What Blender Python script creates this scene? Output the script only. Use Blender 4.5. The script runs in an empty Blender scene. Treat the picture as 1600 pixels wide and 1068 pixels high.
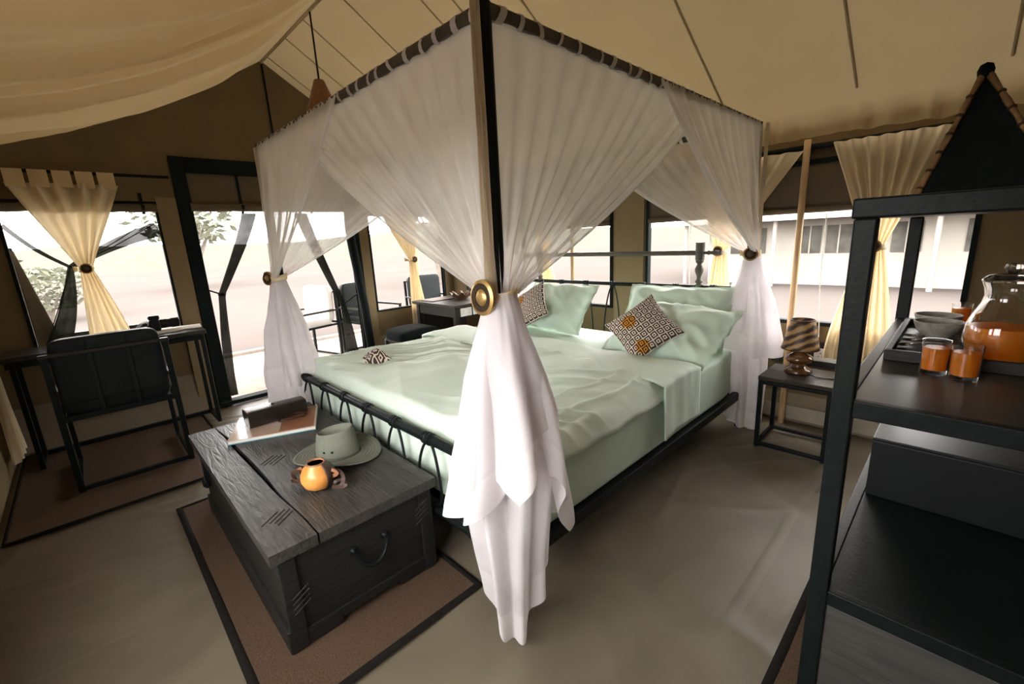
import bpy, math, random
from mathutils import Vector, Matrix, noise
random.seed(7)
PI = math.pi
S = bpy.context.scene
COL = S.collection

# ------------------------------------------------------------------ camera
cd = bpy.data.cameras.new('camera'); cam = bpy.data.objects.new('camera', cd); COL.objects.link(cam)
cd.sensor_width = 36.0; cd.lens = 686.29 / 1600 * 36.0; cd.clip_start = .02; cd.clip_end = 400
YAW, PITCH, ROLL = 0.8055, -0.2292, -0.0504
fw = Vector((-math.sin(YAW)*math.cos(PITCH), math.cos(YAW)*math.cos(PITCH), math.sin(PITCH)))
rt = Vector((math.cos(YAW), math.sin(YAW), 0)); up = rt.cross(fw)
r2 = math.cos(ROLL)*rt + math.sin(ROLL)*up; u2 = -math.sin(ROLL)*rt + math.cos(ROLL)*up
M = Matrix(((r2.x, u2.x, -fw.x, .9764), (r2.y, u2.y, -fw.y, -.8971), (r2.z, u2.z, -fw.z, 1.3388), (0, 0, 0, 1)))
cam.matrix_world = M
S.camera = cam
# ------------------------------------------------------------------ world, exposure
W = bpy.data.worlds.new('sky'); S.world = W; W.use_nodes = True
bgn = W.node_tree.nodes['Background']
bgn.inputs[0].default_value = (1.0, .965, .93, 1); bgn.inputs[1].default_value = 13.0
S.view_settings.view_transform = 'Standard'; S.view_settings.look = 'None'
S.view_settings.exposure = 0.15; S.view_settings.gamma = 1.0; S.view_settings.use_curve_mapping = False

# ------------------------------------------------------------------ materials
MATS = {}
def N(nt, t, **kw):
    n = nt.nodes.new(t)
    for k, v in kw.items(): setattr(n, k, v)
    return n
def ramp(nt, fac, stops):
    r = N(nt, 'ShaderNodeValToRGB'); e = r.color_ramp.elements
    while len(e) < len(stops): e.new(.5)
    for i, (p, c) in enumerate(stops): e[i].position = p; e[i].color = (*c, 1)
    nt.links.new(fac, r.inputs[0]); return r.outputs[0]
def tex_noise(nt, scale, stretch=(1, 1, 1), detail=4, dist=0.0, coord='Object'):
    tc = N(nt, 'ShaderNodeTexCoord'); mp = N(nt, 'ShaderNodeMapping'); mp.inputs['Scale'].default_value = stretch
    nt.links.new(tc.outputs[coord], mp.inputs[0])
    n = N(nt, 'ShaderNodeTexNoise'); n.inputs['Scale'].default_value = scale; n.inputs['Detail'].default_value = detail
    n.inputs['Distortion'].default_value = dist
    nt.links.new(mp.outputs[0], n.inputs['Vector']); return n.outputs['Fac']
def mat(name, c, rough=.7, metal=0., var=.12, scale=8, stretch=(1, 1, 1), bump=0., bscale=None, bstretch=None, c2=None, spec=.5, trans=0., dist=0., coat=0.):
    m = bpy.data.materials.new(name); m.use_nodes = True; nt = m.node_tree; b = nt.nodes['Principled BSDF']
    f = tex_noise(nt, scale, stretch, dist=dist)
    a = c2 or tuple(x*(1-var) for x in c); d = c if c2 else tuple(min(1, x*(1+var)) for x in c)
    nt.links.new(ramp(nt, f, [(.32, a), (.68, d)]), b.inputs['Base Color'])
    b.inputs['Roughness'].default_value = rough; b.inputs['Metallic'].default_value = metal
    b.inputs['Specular IOR Level'].default_value = spec
    if coat: b.inputs['Coat Weight'].default_value = coat
    if bump:
        bp = N(nt, 'ShaderNodeBump'); bp.inputs['Strength'].default_value = bump; bp.inputs['Distance'].default_value = .02
        nt.links.new(tex_noise(nt, bscale or scale, bstretch or stretch, dist=dist), bp.inputs['Height']); nt.links.new(bp.outputs[0], b.inputs['Normal'])
    if trans:
        out = nt.nodes['Material Output']; tr = N(nt, 'ShaderNodeBsdfTranslucent'); tr.inputs[0].default_value = (*d, 1)
        mx = N(nt, 'ShaderNodeMixShader'); mx.inputs[0].default_value = trans
        nt.links.new(b.outputs[0], mx.inputs[1]); nt.links.new(tr.outputs[0], mx.inputs[2]); nt.links.new(mx.outputs[0], out.inputs[0])
    MATS[name] = m; return m
def net_mat(name, c, opac, transl=.45):
    m = bpy.data.materials.new(name); m.use_nodes = True; nt = m.node_tree; nt.nodes.remove(nt.nodes['Principled BSDF'])
    out = nt.nodes['Material Output']
    d = N(nt, 'ShaderNodeBsdfDiffuse'); d.inputs[0].default_value = (*c, 1)
    t = N(nt, 'ShaderNodeBsdfTranslucent'); t.inputs[0].default_value = (*c, 1)
    a = N(nt, 'ShaderNodeMixShader'); a.inputs[0].default_value = transl
    nt.links.new(d.outputs[0], a.inputs[1]); nt.links.new(t.outputs[0], a.inputs[2])
    tp = N(nt, 'ShaderNodeBsdfTransparent'); b = N(nt, 'ShaderNodeMixShader')
    f = tex_noise(nt, 3.0, (1, 1, 1), 3)
    mr = N(nt, 'ShaderNodeMapRange'); mr.inputs[1].default_value = .3; mr.inputs[2].default_value = .7
    mr.inputs[3].default_value = opac*(.85 if opac < .9 else .975); mr.inputs[4].default_value = min(1, opac*1.15)
    nt.links.new(f, mr.inputs[0]); nt.links.new(mr.outputs[0], b.inputs[0])
    nt.links.new(tp.outputs[0], b.inputs[1]); nt.links.new(a.outputs[0], b.inputs[2]); nt.links.new(b.outputs[0], out.inputs[0])
    MATS[name] = m; return m
def glass_mat(name, c=(1, 1, 1), ior=1.45, rough=0.0):
    m = bpy.data.materials.new(name); m.use_nodes = True; b = m.node_tree.nodes['Principled BSDF']
    b.inputs['Base Color'].default_value = (*c, 1); b.inputs['Transmission Weight'].default_value = 1
    b.inputs['Roughness'].default_value = rough; b.inputs['IOR'].default_value = ior
    MATS[name] = m; return m

mat('canvas_wall', (.165, .118, .063), .85, var=.10, scale=3, bump=.15, bscale=5, trans=.03, spec=.2)
mat('canvas_column', (.235, .175, .097), .85, var=.08, scale=3, bump=.1, trans=.03, spec=.2)
mat('canvas_sod', (.22, .175, .115), .8, var=.1, scale=4, bump=.25, bscale=5)
mat('roof_liner', (.57, .435, .24), .8, var=.05, scale=2, bump=.12, bscale=4, bstretch=(3, .4, 1), trans=.018)
mat('roof_seam', (.46, .36, .21), .8, var=.05)
mat('floor_canvas', (.150, .126, .089), .46, var=.16, scale=2.2, bump=.55, bscale=2.6, bstretch=(1.5, .55, 1), dist=.8, spec=.4)
mat('black_webbing', (.006, .010, .010), .8, var=.2, spec=.15)
mat('rug_pile', (.098, .063, .042), .95, var=.22, scale=160, bump=.5, bscale=300, spec=.1)
mat('rug_border', (.012, .0105, .009), .95, var=.2, scale=60, spec=.1)
mat('iron', (.0055, .0085, .0085), .42, metal=.0, var=.25, scale=30, bump=.05, bscale=80, spec=.16)
mat('iron_brown', (.055, .045, .036), .5, var=.25, scale=30)
mat('dark_wood', (.032, .027, .022), .42, spec=.25, c2=(.014, .013, .012), scale=5, stretch=(1, 9, 6), bump=.1, dist=1.2)
mat('dark_wood_x', (.045, .034, .025), .42, spec=.25, c2=(.02, .017, .014), scale=5, stretch=(8, 1, 6), bump=.1, dist=1.2)
mat('chest_wood', (.062, .056, .050), .40, c2=(.023, .0225, .022), scale=4.2, stretch=(.9, 7, 7), bump=.3, bscale=5, dist=2.2)  # lid wood, lightened so its colour carries the window sheen
mat('chest_side', (.019, .018, .0165), .5, spec=.3, c2=(.011, .0115, .0115), scale=4, stretch=(1, .9, 7), bump=.3, dist=2.0)  # same chest's wood, darkened to imitate shade on the sides
mat('chest_groove', (.012, .011, .010), .8)
mat('olive_wood', (.10, .095, .075), .45, var=.2, scale=8, stretch=(1, 6, 6))
mat('black_leather', (.010, .0135, .0145), .5, var=.2, scale=30, bump=.15, bscale=70, spec=.18)
mat('sheet_green', (.60, .735, .625), .62, var=.03, scale=3, bump=.22, bscale=6, dist=.6, spec=.3)
mat('duvet_green', (.66, .775, .68), .6, var=.03, scale=3, bump=.3, bscale=4, bstretch=(1.6, .7, 1), dist=1.0, spec=.3)
net_mat('net', (.95, .915, .885), .76, .5)
net_mat('net_bundle', (.78, .69, .55), .93, .4)
net_mat('net_hem', (.92, .89, .90), .90)
net_mat('net_tail', (.92, .89, .91), .84, .5)
net_mat('dark_mesh', (.03, .035, .026), .985, .05)
mat('curtain_cotton', (.78, .655, .43), .8, var=.06, scale=4, trans=.26)
mat('curtain_header', (.74, .59, .36), .8, var=.05, trans=.3)
mat('tie_strap', (.80, .66, .42), .7, var=.08)
mat('brass', (.50, .33, .12), .35, metal=.7, var=.25, scale=40)
mat('horn_dark', (.035, .020, .011), .6, var=.3, scale=30, spec=.2)
mat('blind_canvas', (.11, .083, .049), .85, var=.08, scale=4, trans=.015)
mat('pole_wood', (.50, .33, .17), .55, var=.15, scale=5, stretch=(8, 8, 1))
mat('pendant_wood', (.20, .085, .035), .5, var=.2, scale=9, stretch=(4, 4, 1))
mat('felt_olive', (.165, .175, .138), .85, var=.07, scale=40, bump=.1, bscale=120)
mat('felt_dark', (.095, .10, .078), .85, var=.07, scale=40)
mat('gourd', (.80, .36, .09), .38, c2=(.62, .22, .045), scale=9, coat=.2)
mat('brown_leather', (.055, .028, .018), .4, var=.3, scale=25, bump=.1, bscale=60)
mat('leather_edge', (.30, .13, .07), .6, var=.2)
mat('case_leather', (.016, .012, .009), .32, var=.3, scale=20, bump=.08, bscale=60, spec=.4)
mat('paper', (.80, .76, .70), .6, var=.03)
mat('black_plastic', (.008, .0095, .010), .42, var=.15, spec=.2)
mat('white_plastic', (.80, .79, .74), .35, var=.02)
mat('socket_hole', (.03, .03, .03), .6)
mat('ceramic', (.36, .34, .29), .5, c2=(.16, .15, .125), scale=28)
mat('steel', (.7, .7, .68), .22, metal=1.0, var=.05)
mat('lamp_gloss', (.20, .082, .022), .18, c2=(.055, .022, .008), scale=6, stretch=(1, 1, 6), coat=.7, dist=1.0)
mat('black_fabric', (.007, .0095, .009), .9, var=.2, scale=40, spec=.08)
mat('twig', (.27, .15, .055), .7, c2=(.10, .055, .02), scale=30)
mat('rack_shelf', (.045, .037, .027), .36, c2=(.022, .021, .018), scale=4, stretch=(4, 1, 1), dist=1.5)
mat('grey_panel', (.055, .052, .048), .6, spec=.3, c2=(.036, .035, .033), scale=5, stretch=(1, 1, 8), dist=1)
mat('skirting', (.36, .31, .24), .7, var=.15, scale=6)
mat('white_cushion', (.80, .77, .74), .8, var=.03)
mat('sand', (.084, .072, .067), .95, c2=(.075, .066, .061), scale=.35, bump=.2, bscale=3, spec=0.0)
mat('deck_boards', (.36, .31, .27), .7, var=.1, scale=3, stretch=(1, 6, 1), spec=0.0)
mat('leaves', (.21, .215, .165), .9, c2=(.17, .178, .132), scale=6, spec=0.0)  # lightened so the leaf colour imitates distance haze
mat('dry_grass', (.082, .082, .069), .95, c2=(.072, .073, .060), scale=.8, spec=0.0)
mat('bark', (.16, .14, .12), .9, var=.2, spec=0.0)
mat('far_tent', (.26, .24, .215), .9, var=.06, scale=2, spec=0.0)
mat('far_window', (.075, .072, .064), .6, var=.3, scale=3, spec=0.0)
mat('carved_wood', (.13, .058, .025), .5, c2=(.05, .022, .01), scale=30)
glass_mat('glass')
m = mat('juice', (1.0, .40, .035), .25, c2=(.95, .33, .02), scale=30, trans=.5)

def stripe_mat():
    m = bpy.data.materials.new('striped_shade'); m.use_nodes = True; nt = m.node_tree; b = nt.nodes['Principled BSDF']
    tc = N(nt, 'ShaderNodeTexCoord'); mp = N(nt, 'ShaderNodeMapping'); mp.inputs['Rotation'].default_value = (0, .5, .5)
    nt.links.new(tc.outputs['Object'], mp.inputs[0])
    w = N(nt, 'ShaderNodeTexWave'); w.bands_direction = 'Z'; w.inputs['Scale'].default_value = 7; w.inputs['Distortion'].default_value = 3.5
    w.inputs['Detail'].default_value = 2; w.inputs['Detail Scale'].default_value = 1.6
    nt.links.new(mp.outputs[0], w.inputs['Vector'])
    nt.links.new(ramp(nt, w.outputs['Fac'], [(.25, (.035, .018, .008)), (.5, (.21, .10, .035)), (.8, (.40, .235, .10))]), b.inputs['Base Color'])
    b.inputs['Roughness'].default_value = .5
    MATS['striped_shade'] = m
stripe_mat()
def diamond_mat(name, n, spots):
    m = bpy.data.materials.new(name); m.use_nodes = True; nt = m.node_tree; b = nt.nodes['Principled BSDF']
    def mth(op, a, c=None):
        k = N(nt, 'ShaderNodeMath', operation=op)
        for i, v in enumerate((a, c)):
            if v is None: continue
            if isinstance(v, (int, float)): k.inputs[i].default_value = v
            else: nt.links.new(v, k.inputs[i])
        return k.outputs[0]
    tc = N(nt, 'ShaderNodeTexCoord'); nz = N(nt, 'ShaderNodeTexNoise'); nz.inputs['Scale'].default_value = 18
    nt.links.new(tc.outputs['UV'], nz.inputs['Vector'])
    sep = N(nt, 'ShaderNodeSeparateXYZ'); nt.links.new(tc.outputs['UV'], sep.inputs[0])
    wob = mth('MULTIPLY', mth('SUBTRACT', nz.outputs['Fac'], .5), .018)
    def cell(o): return mth('ABSOLUTE', mth('SUBTRACT', mth('FRACT', mth('MULTIPLY', mth('ADD', o, wob), n)), .5))
    d = mth('MAXIMUM', cell(sep.outputs[0]), cell(sep.outputs[1]))
    r = N(nt, 'ShaderNodeValToRGB'); r.color_ramp.interpolation = 'CONSTANT'; e = r.color_ramp.elements
    L, D = (.74, .66, .58, 1), (.045, .026, .022, 1)
    e[0].position = 0; e[0].color = D; e[1].position = .12; e[1].color = L
    for p_, c_ in ((.24, D), (.435, L)):
        q = e.new(p_); q.color = c_
    nt.links.new(d, r.inputs[0])
    tot = None
    for (su, sv, rad) in spots:
        dx = mth('SUBTRACT', sep.outputs[0], su); dy = mth('SUBTRACT', sep.outputs[1], sv)
        ds = mth('SQRT', mth('ADD', mth('MULTIPLY', dx, dx), mth('MULTIPLY', dy, dy)))
        g = mth('LESS_THAN', mth('ADD', ds, mth('MULTIPLY', nz.outputs['Fac'], .08)), rad + .04)
        tot = g if tot is None else mth('MAXIMUM', tot, g)
    mx = N(nt, 'ShaderNodeMix', data_type='RGBA', blend_type='MULTIPLY')
    mx.inputs[7].default_value = (.95, .45, .04, 1)
    nt.links.new(tot if tot else mth('MULTIPLY', d, 0), mx.inputs[0]); nt.links.new(r.outputs[0], mx.inputs[6])
    nt.links.new(mx.outputs[2], b.inputs['Base Color']); b.inputs['Roughness'].default_value = .85
    MATS[name] = m
diamond_mat('ikat', 8, [(.36, .68, .13), (.30, .14, .12)])
diamond_mat('ikat_small', 5, [])

# ------------------------------------------------------------------ mesh kit
WL = {}          # world origin of every root
class MB:
    def __init__(s): s.v = []; s.f = []; s.mi = []; s.uv = {}
    def face(s, idx, m=0): s.f.append(idx); s.mi.append(m)
    def box(s, x0, x1, y0, y1, z0, z1, m=0):
        b = len(s.v)
        s.v += [(x0, y0, z0), (x1, y0, z0), (x1, y1, z0), (x0, y1, z0), (x0, y0, z1), (x1, y0, z1), (x1, y1, z1), (x0, y1, z1)]
        for q in ((0, 3, 2, 1), (4, 5, 6, 7), (0, 1, 5, 4), (1, 2, 6, 5), (2, 3, 7, 6), (3, 0, 4, 7)): s.face([b+i for i in q], m)
        return s
    def hexa(s, pts, m=0):
        b = len(s.v); s.v += [tuple(p) for p in pts]
        for q in ((0, 3, 2, 1), (4, 5, 6, 7), (0, 1, 5, 4), (1, 2, 6, 5), (2, 3, 7, 6), (3, 0, 4, 7)): s.face([b+i for i in q], m)
        return s
    def bar(s, a, c, w, h=None, upv=(0, 0, 1), m=0):     # rectangular bar from a to c
        a = Vector(a); c = Vector(c); d = (c-a).normalized(); u = Vector(upv)
        if abs(d.dot(u)) > .95: u = Vector((1, 0, 0))
        x = d.cross(u).normalized(); y = x.cross(d).normalized(); h = h or w
        P = []
        for p in (a, c):
            for (i, j) in ((-1, -1), (1, -1), (1, 1), (-1, 1)): P.append(p + x*(i*w/2) + y*(j*h/2))
        return s.hexa(P, m)
    def tube(s, path, r, n=8, m=0, closed=False, cap=True):
        P = [Vector(p) for p in path]; k = len(P); b = len(s.v)
        if not hasattr(r, '__len__'): r = [r]*k
        prev = None
        for i in range(k):
            if closed: t = P[(i+1) % k] - P[i-1]
            else: t = P[min(i+1, k-1)] - P[max(i-1, 0)]
            t = t.normalized() if t.length > 1e-9 else Vector((0, 0, 1))
            if prev is None:
                a = Vector((0, 0, 1)) if abs(t.z) < .9 else Vector((1, 0, 0)); x = t.cross(a).normalized()
            else:
                x = prev - t*prev.dot(t); x = x.normalized() if x.length > 1e-6 else t.orthogonal().normalized()
            prev = x; y = t.cross(x)
            for j in range(n):
                an = 2*PI*j/n; s.v.append(tuple(P[i] + (x*math.cos(an) + y*math.sin(an))*r[i]))
        for i in range(k if closed else k-1):
            i2 = (i+1) % k
            for j in range(n): s.face([b+i*n+j, b+i*n+(j+1) % n, b+i2*n+(j+1) % n, b+i2*n+j], m)
        if cap and not closed:
            s.face([b+j for j in range(n)][::-1], m); s.face([b+(k-1)*n+j for j in range(n)], m)
        return s
    def lathe(s, prof, c=(0, 0, 0), n=24, m=0, axis=None, sx=1., sy=1.):
        c = Vector(c); b = len(s.v)
        if axis is None: X, Y, Z = Vector((1, 0, 0)), Vector((0, 1, 0)), Vector((0, 0, 1))
        else:
            Z = Vector(axis).normalized(); X = Z.orthogonal().normalized(); Y = Z.cross(X)
        for (r, z) in prof:
            for j in range(n):
                a = 2*PI*j/n; s.v.append(tuple(c + X*(r*sx*math.cos(a)) + Y*(r*sy*math.sin(a)) + Z*z))
        k = len(prof)
        for i in range(k-1):
            for j in range(n): s.face([b+i*n+j, b+i*n+(j+1) % n, b+(i+1)*n+(j+1) % n, b+(i+1)*n+j], m)
        if prof[0][0] > 1e-5: s.face([b+j for j in range(n)][::-1], m)
        if prof[-1][0] > 1e-5: s.face([b+(k-1)*n+j for j in range(n)], m)
        return s
    def grid(s, fn, nu, nv, closeu=False, mfn=None, uv=False):
        b = len(s.v); cu = nu if closeu else nu+1
        for j in range(nv+1):
            for i in range(cu):
                s.v.append(tuple(fn(i/nu, j/nv)))
                if uv: s.uv[len(s.v)-1] = (i/nu, j/nv)
        for j in range(nv):
            for i in range(nu):
                i2 = (i+1) % cu
                s.face([b+j*cu+i, b+j*cu+i2, b+(j+1)*cu+i2, b+(j+1)*cu+i], mfn((i+.5)/nu, (j+.5)/nv) if mfn else 0)
        return s
    def build(s, name, mats, parent=None, smooth=None, bevel=0, sub=0, solid=0):
        me = bpy.data.meshes.new(name)
        off = WL.get(parent.name, Vector((0, 0, 0))) if parent else Vector((0, 0, 0))
        me.from_pydata([(x-off.x, y-off.y, z-off.z) for x, y, z in s.v], [], s.f)
        if s.uv:
            l = me.uv_layers.new(name='UVMap')
            for lp in me.loops: l.data[lp.index].uv = s.uv.get(lp.vertex_index, (0, 0))
        if not isinstance(mats, (list, tuple)): mats = [mats]
        for q in mats: me.materials.append(MATS[q])
        if len(mats) > 1: me.polygons.foreach_set('material_index', s.mi)
        me.update()
        if smooth is not None:
            me.shade_smooth(); me.set_sharp_from_angle(angle=math.radians(smooth))
        o = bpy.data.objects.new(name, me); COL.objects.link(o)
        if parent: o.parent = parent; WL[o.name] = off
        if bevel:
            bm = o.modifiers.new('bevel', 'BEVEL'); bm.width = bevel; bm.segments = 2; bm.limit_method = 'ANGLE'
        if solid:
            sm = o.modifiers.new('solid', 'SOLIDIFY'); sm.thickness = solid; sm.offset = 0
        if sub:
            ss = o.modifiers.new('sub', 'SUBSURF'); ss.levels = sub; ss.render_levels = sub
        return o
def tag(o, label=None, cat=None, group=None, kind=None):
    if label: o['label'] = label
    if cat: o['category'] = cat
    if group: o['group'] = group
    if kind: o['kind'] = kind
    return o
def thing(name, label, cat, loc, group=None):
    o = bpy.data.objects.new(name, None); COL.objects.link(o); o.location = loc; o.empty_display_size = .1
    WL[o.name] = Vector(loc); return tag(o, label, cat, group)
def struct(o, label=None): o['kind'] = 'structure'; 
def dup(root, loc, rotz=None, label=None, group=None):
    r = root.copy(); COL.objects.link(r); r.location = loc
    if rotz is not None: r.rotation_euler = (0, 0, rotz)
    if label: r['label'] = label
    if group: r['group'] = group
    WL[r.name] = Vector(loc)
    for ch in [c for c in COL.objects if c.parent == root]:
        c = ch.copy(); COL.objects.link(c); c.parent = r
        for g in [k for k in COL.objects if k.parent == ch]:
            e = g.copy(); COL.objects.link(e); e.parent = c
    return r
def lerp(a, b, t): return a + (b-a)*t
def nz(x, y=0, z=0): return noise.noise(Vector((x, y, z)))
def smooth01(t): t = max(0, min(1, t)); return t*t*(3-2*t)
def interp(pts, x):
    if x <= pts[0][0]: return pts[0][1]
    for (a, b), (c, d) in zip(pts, pts[1:]):
        if x <= c: return lerp(b, d, (x-a)/(c-a))
    return pts[-1][1]

# ================================================================== SETTING
XL, YH, YF, XR = -3.6, 2.5, -1.45, 1.45
ROOF_L = [(-1.6, 2.0), (-1.09, 2.137), (-.77, 2.242), (-.39, 2.40), (.05, 2.635), (.3, 2.776), (.61, 2.972)]
ROOF_R = [(.61, 2.972), (.977, 2.752), (2.6, 1.82)]
def roof_z(y): return interp(ROOF_L, y) if y < .61 else interp(ROOF_R, y)
# floor
def floor_z(x, y):
    d = nz(x*.5, y*.5, 11)*.9
    a = 1-min(1, abs(nz((x*.75+y*.65)*3.0+d, (x-y)*.6, 21.3))*4.2)
    b = 1-min(1, abs(nz((x*.9-y*.35)*4.2+d*2, (x*.4+y)*.7, 5.7))*4.5)
    c = nz(x*3.2+d, y*2.4, 2.2)
    return -.0125 + .0085*a*a + .0065*b*b*(1-a) + .0025*c - .0006
fl = MB(); fl.grid(lambda u, v: (lambda x, y: (x, y, floor_z(x, y)))(lerp(XL-.03, XR+.03, u), lerp(YF-.03, YH+.03, v)), 360, 280)
fl.box(XL-.03, XR+.03, YF-.03, YH+.03, -.08, -.03)
f = fl.build('floor', 'floor_canvas', smooth=60); struct(f)
for x in (-2.6, -1.0, .55):
    sm = MB()
    def fn(u, v, x=x): return (x + (u-.5)*.05 + .012*nz(v*6, x), lerp(YF, YH, v), floor_z(x+(u-.5)*.05, lerp(YF, YH, v)) + .0005 + .0022*math.sin(PI*u))
    sm.grid(fn, 4, 160).build('seam', 'floor_canvas', f, smooth=60)

# left (gable) wall with window, door, window
def wall_slices(mb, y0, y1, z0, z1=None, x0=XL-.03, x1=XL, m=0):
    if z0 == 0: z0 = -.05
    n = max(1, int(math.ceil((y1-y0)/.12))) if z1 is None else 1
    for i in range(n):
        a, b = lerp(y0, y1, i/n), lerp(y0, y1, (i+1)/n)
        za, zb = (z1, z1) if z1 is not None else (roof_z(a)+.03, roof_z(b)+.03)
        mb.hexa([(x0, a, z0), (x1, a, z0), (x1, b, z0), (x0, b, z0), (x0, a, za), (x1, a, za), (x1, b, zb), (x0, b, zb)], m)
w = MB()
wall_slices(w, YF-.03, -1.2, 0)
wall_slices(w, -1.2, -.36, 0, .74); wall_slices(w, -1.2, -.36, 1.75)
wall_slices(w, -.36, -.11, 0); wall_slices(w, -.11, 1.22, 2.02)
wall_slices(w, 1.22, 1.44, 0)
wall_slices(w, 1.44, 2.36, 0, .62); wall_slices(w, 1.44, 2.36, 1.75); wall_slices(w, 2.36, YH+.03, 0)
wl = w.build('wall_left', 'canvas_wall'); struct(wl)
for (a, b) in ((YF, -.22), (1.32, YH)):
    def fn(u, v, a=a, b=b): return (XL+.004+.02*v*v+.006*nz(u*9, v*2), lerp(a, b, u), lerp(.34, .004, v))
    MB().grid(fn, 30, 6).build('sod_cloth', 'canvas_sod', wl, smooth=60)
MB().tube([(XL+.012, .61, 2.94), (XL+.012, .612, 2.5), (XL+.012, .615, 2.12)], .009, 6).build('ridge_cord', 'black_webbing', wl, smooth=60)
for k, y in enumerate((-.86, -.2, 1.2)):
    MB().grid(lambda u, v: (XL+.001+.003*math.sin(PI*u), lerp(.61, y, v)+(u-.5)*.03, lerp(2.93, 2.13, v)), 3, 8).build('seam', 'canvas_wall', wl, smooth=60)

def frame_x(name, y0, y1, z0, z1, t, parent=None, bottom=True, x0=XL-.035, x1=XL+.012):
    g = MB(); g.box(x0, x1, y0-t, y0, z0, z1+t); g.box(x0, x1, y1, y1+t, z0, z1+t); g.box(x0, x1, y0, y1, z1, z1+t)
    if bottom: g.box(x0, x1, y0, y1, z0-.004, z0+t*.6)
    return g
wn = frame_x('', -1.2, -.36, .74, 1.75, .018).build('window_1', 'black_webbing'); struct(wn)
wn = frame_x('', 1.44, 2.36, .62, 1.75, .022).build('window_2', 'black_webbing'); struct(wn)
g = MB(); x0, x1 = XL-.04, XL+.02
g.box(x0, x1, -.21, -.11, 0, 2.12); g.box(x0, x1, 1.22, 1.31, 0, 2.12); g.box(x0, x1, -.11, 1.22, 2.0, 2.12)
dr = g.build('door_1', 'black_webbing', bevel=.006); struct(dr)
MB().box(XL-.05, XL+.06, -.21, 1.31, .001, .035).build('threshold', 'black_webbing', dr, bevel=.004)
MB().box(XL+.002, XL+.014, -.345, -.215, .0, 1.80).build('door_facing', 'canvas_column', dr)
MB().box(XL+.002, XL+.014, 1.315, 1.415, .0, 1.80).build('door_facing', 'canvas_column', dr)
# bulging zip edge of the opened door leaf on the right jamb
def fn(u, v):
    a = 2*PI*u; z = lerp(.02, 1.95, v); wv = .035*math.sin(v*5.2+.6)+.01*nz(v*6)
    return (XL+.055+.04*math.cos(a), 1.235+wv+.045*math.sin(a), z)
MB().grid(fn, 10, 30, closeu=True).build('rolled_leaf', 'black_webbing', dr, smooth=60)

# head wall
w = MB(); y0, y1 = YH, YH+.03
for (a, b, zs) in ((XL-.03, -3.3, [(0, 1.95)]), (-3.3, -1.22, [(0, .69), (1.73, 1.95)]), (-1.22, -.90, [(0, 1.95)]), (-.9, 1.0, [(0, .69), (1.73, 1.95)]), (1.0, XR+.03, [(0, 1.95)])):
    for (p, q) in zs: w.box(a, b, y0, y1, p if p else -.05, q)
wh = w.build('wall_head', 'canvas_wall'); struct(wh)
MB().box(-1.20, -.92, YH-.012, YH-.001, .02, 1.86).build('column_strip', 'canvas_column', wh)
def fn(u, v): return (lerp(XL+.03, XR, u), YH-.004-.02*v*v-.006*nz(u*14, v*2), lerp(.2, .004, v))
MB().grid(fn, 50, 5).build('sod_cloth', 'canvas_sod', wh, smooth=60)
for (a, b, nm) in ((-3.3, -1.22, 'window_3'), (-.9, 1.0, 'window_4')):
    g = MB(); t = .024
    g.box(a, a+t, YH-.014, YH+.035, .69, 1.73); g.box(b-t, b, YH-.014, YH+.035, .69, 1.73)
    g.box(a+t, b-t, YH-.014, YH+.035, .69, .69+t); g.box(a+t, b-t, YH-.014, YH+.035, 1.70, 1.73)
    struct(g.build(nm, 'black_webbing'))
# skirting plank at the foot of the head wall
sk = MB().box(-.2, XR, YH-.035, YH-.012, .02, .115).build('baseboard_head', 'skirting', bevel=.004); struct(sk)
# front wall (behind the camera) and right wall
w = MB(); fa, fb = -.75, .85
w.box(XL-.03, fa, YF-.03, YF, -.05, 2.06); w.box(fb, XR+.03, YF-.03, YF, -.05, 2.06); w.box(fa, fb, YF-.03, YF, -.05, .69); w.box(fa, fb, YF-.03, YF, 1.73, 2.06)
wf = w.build('wall_front', 'canvas_wall'); struct(wf)
g = MB(); t = .024
g.box(fa, fa+t, YF-.035, YF+.014, .69, 1.73); g.box(fb-t, fb, YF-.035, YF+.014, .69, 1.73); g.box(fa+t, fb-t, YF-.035, YF+.014, .69, .69+t); g.box(fa+t, fb-t, YF-.035, YF+.014, 1.706, 1.73)
struct(g.build('fill_window', 'black_webbing'))  # unseen window added to brighten the near net and floor
w = MB()
wall_slices(w, YF, YH+.03, 0, None, XR, XR+.03)
wr = w.build('wall_right', 'canvas_wall'); struct(wr)

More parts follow.
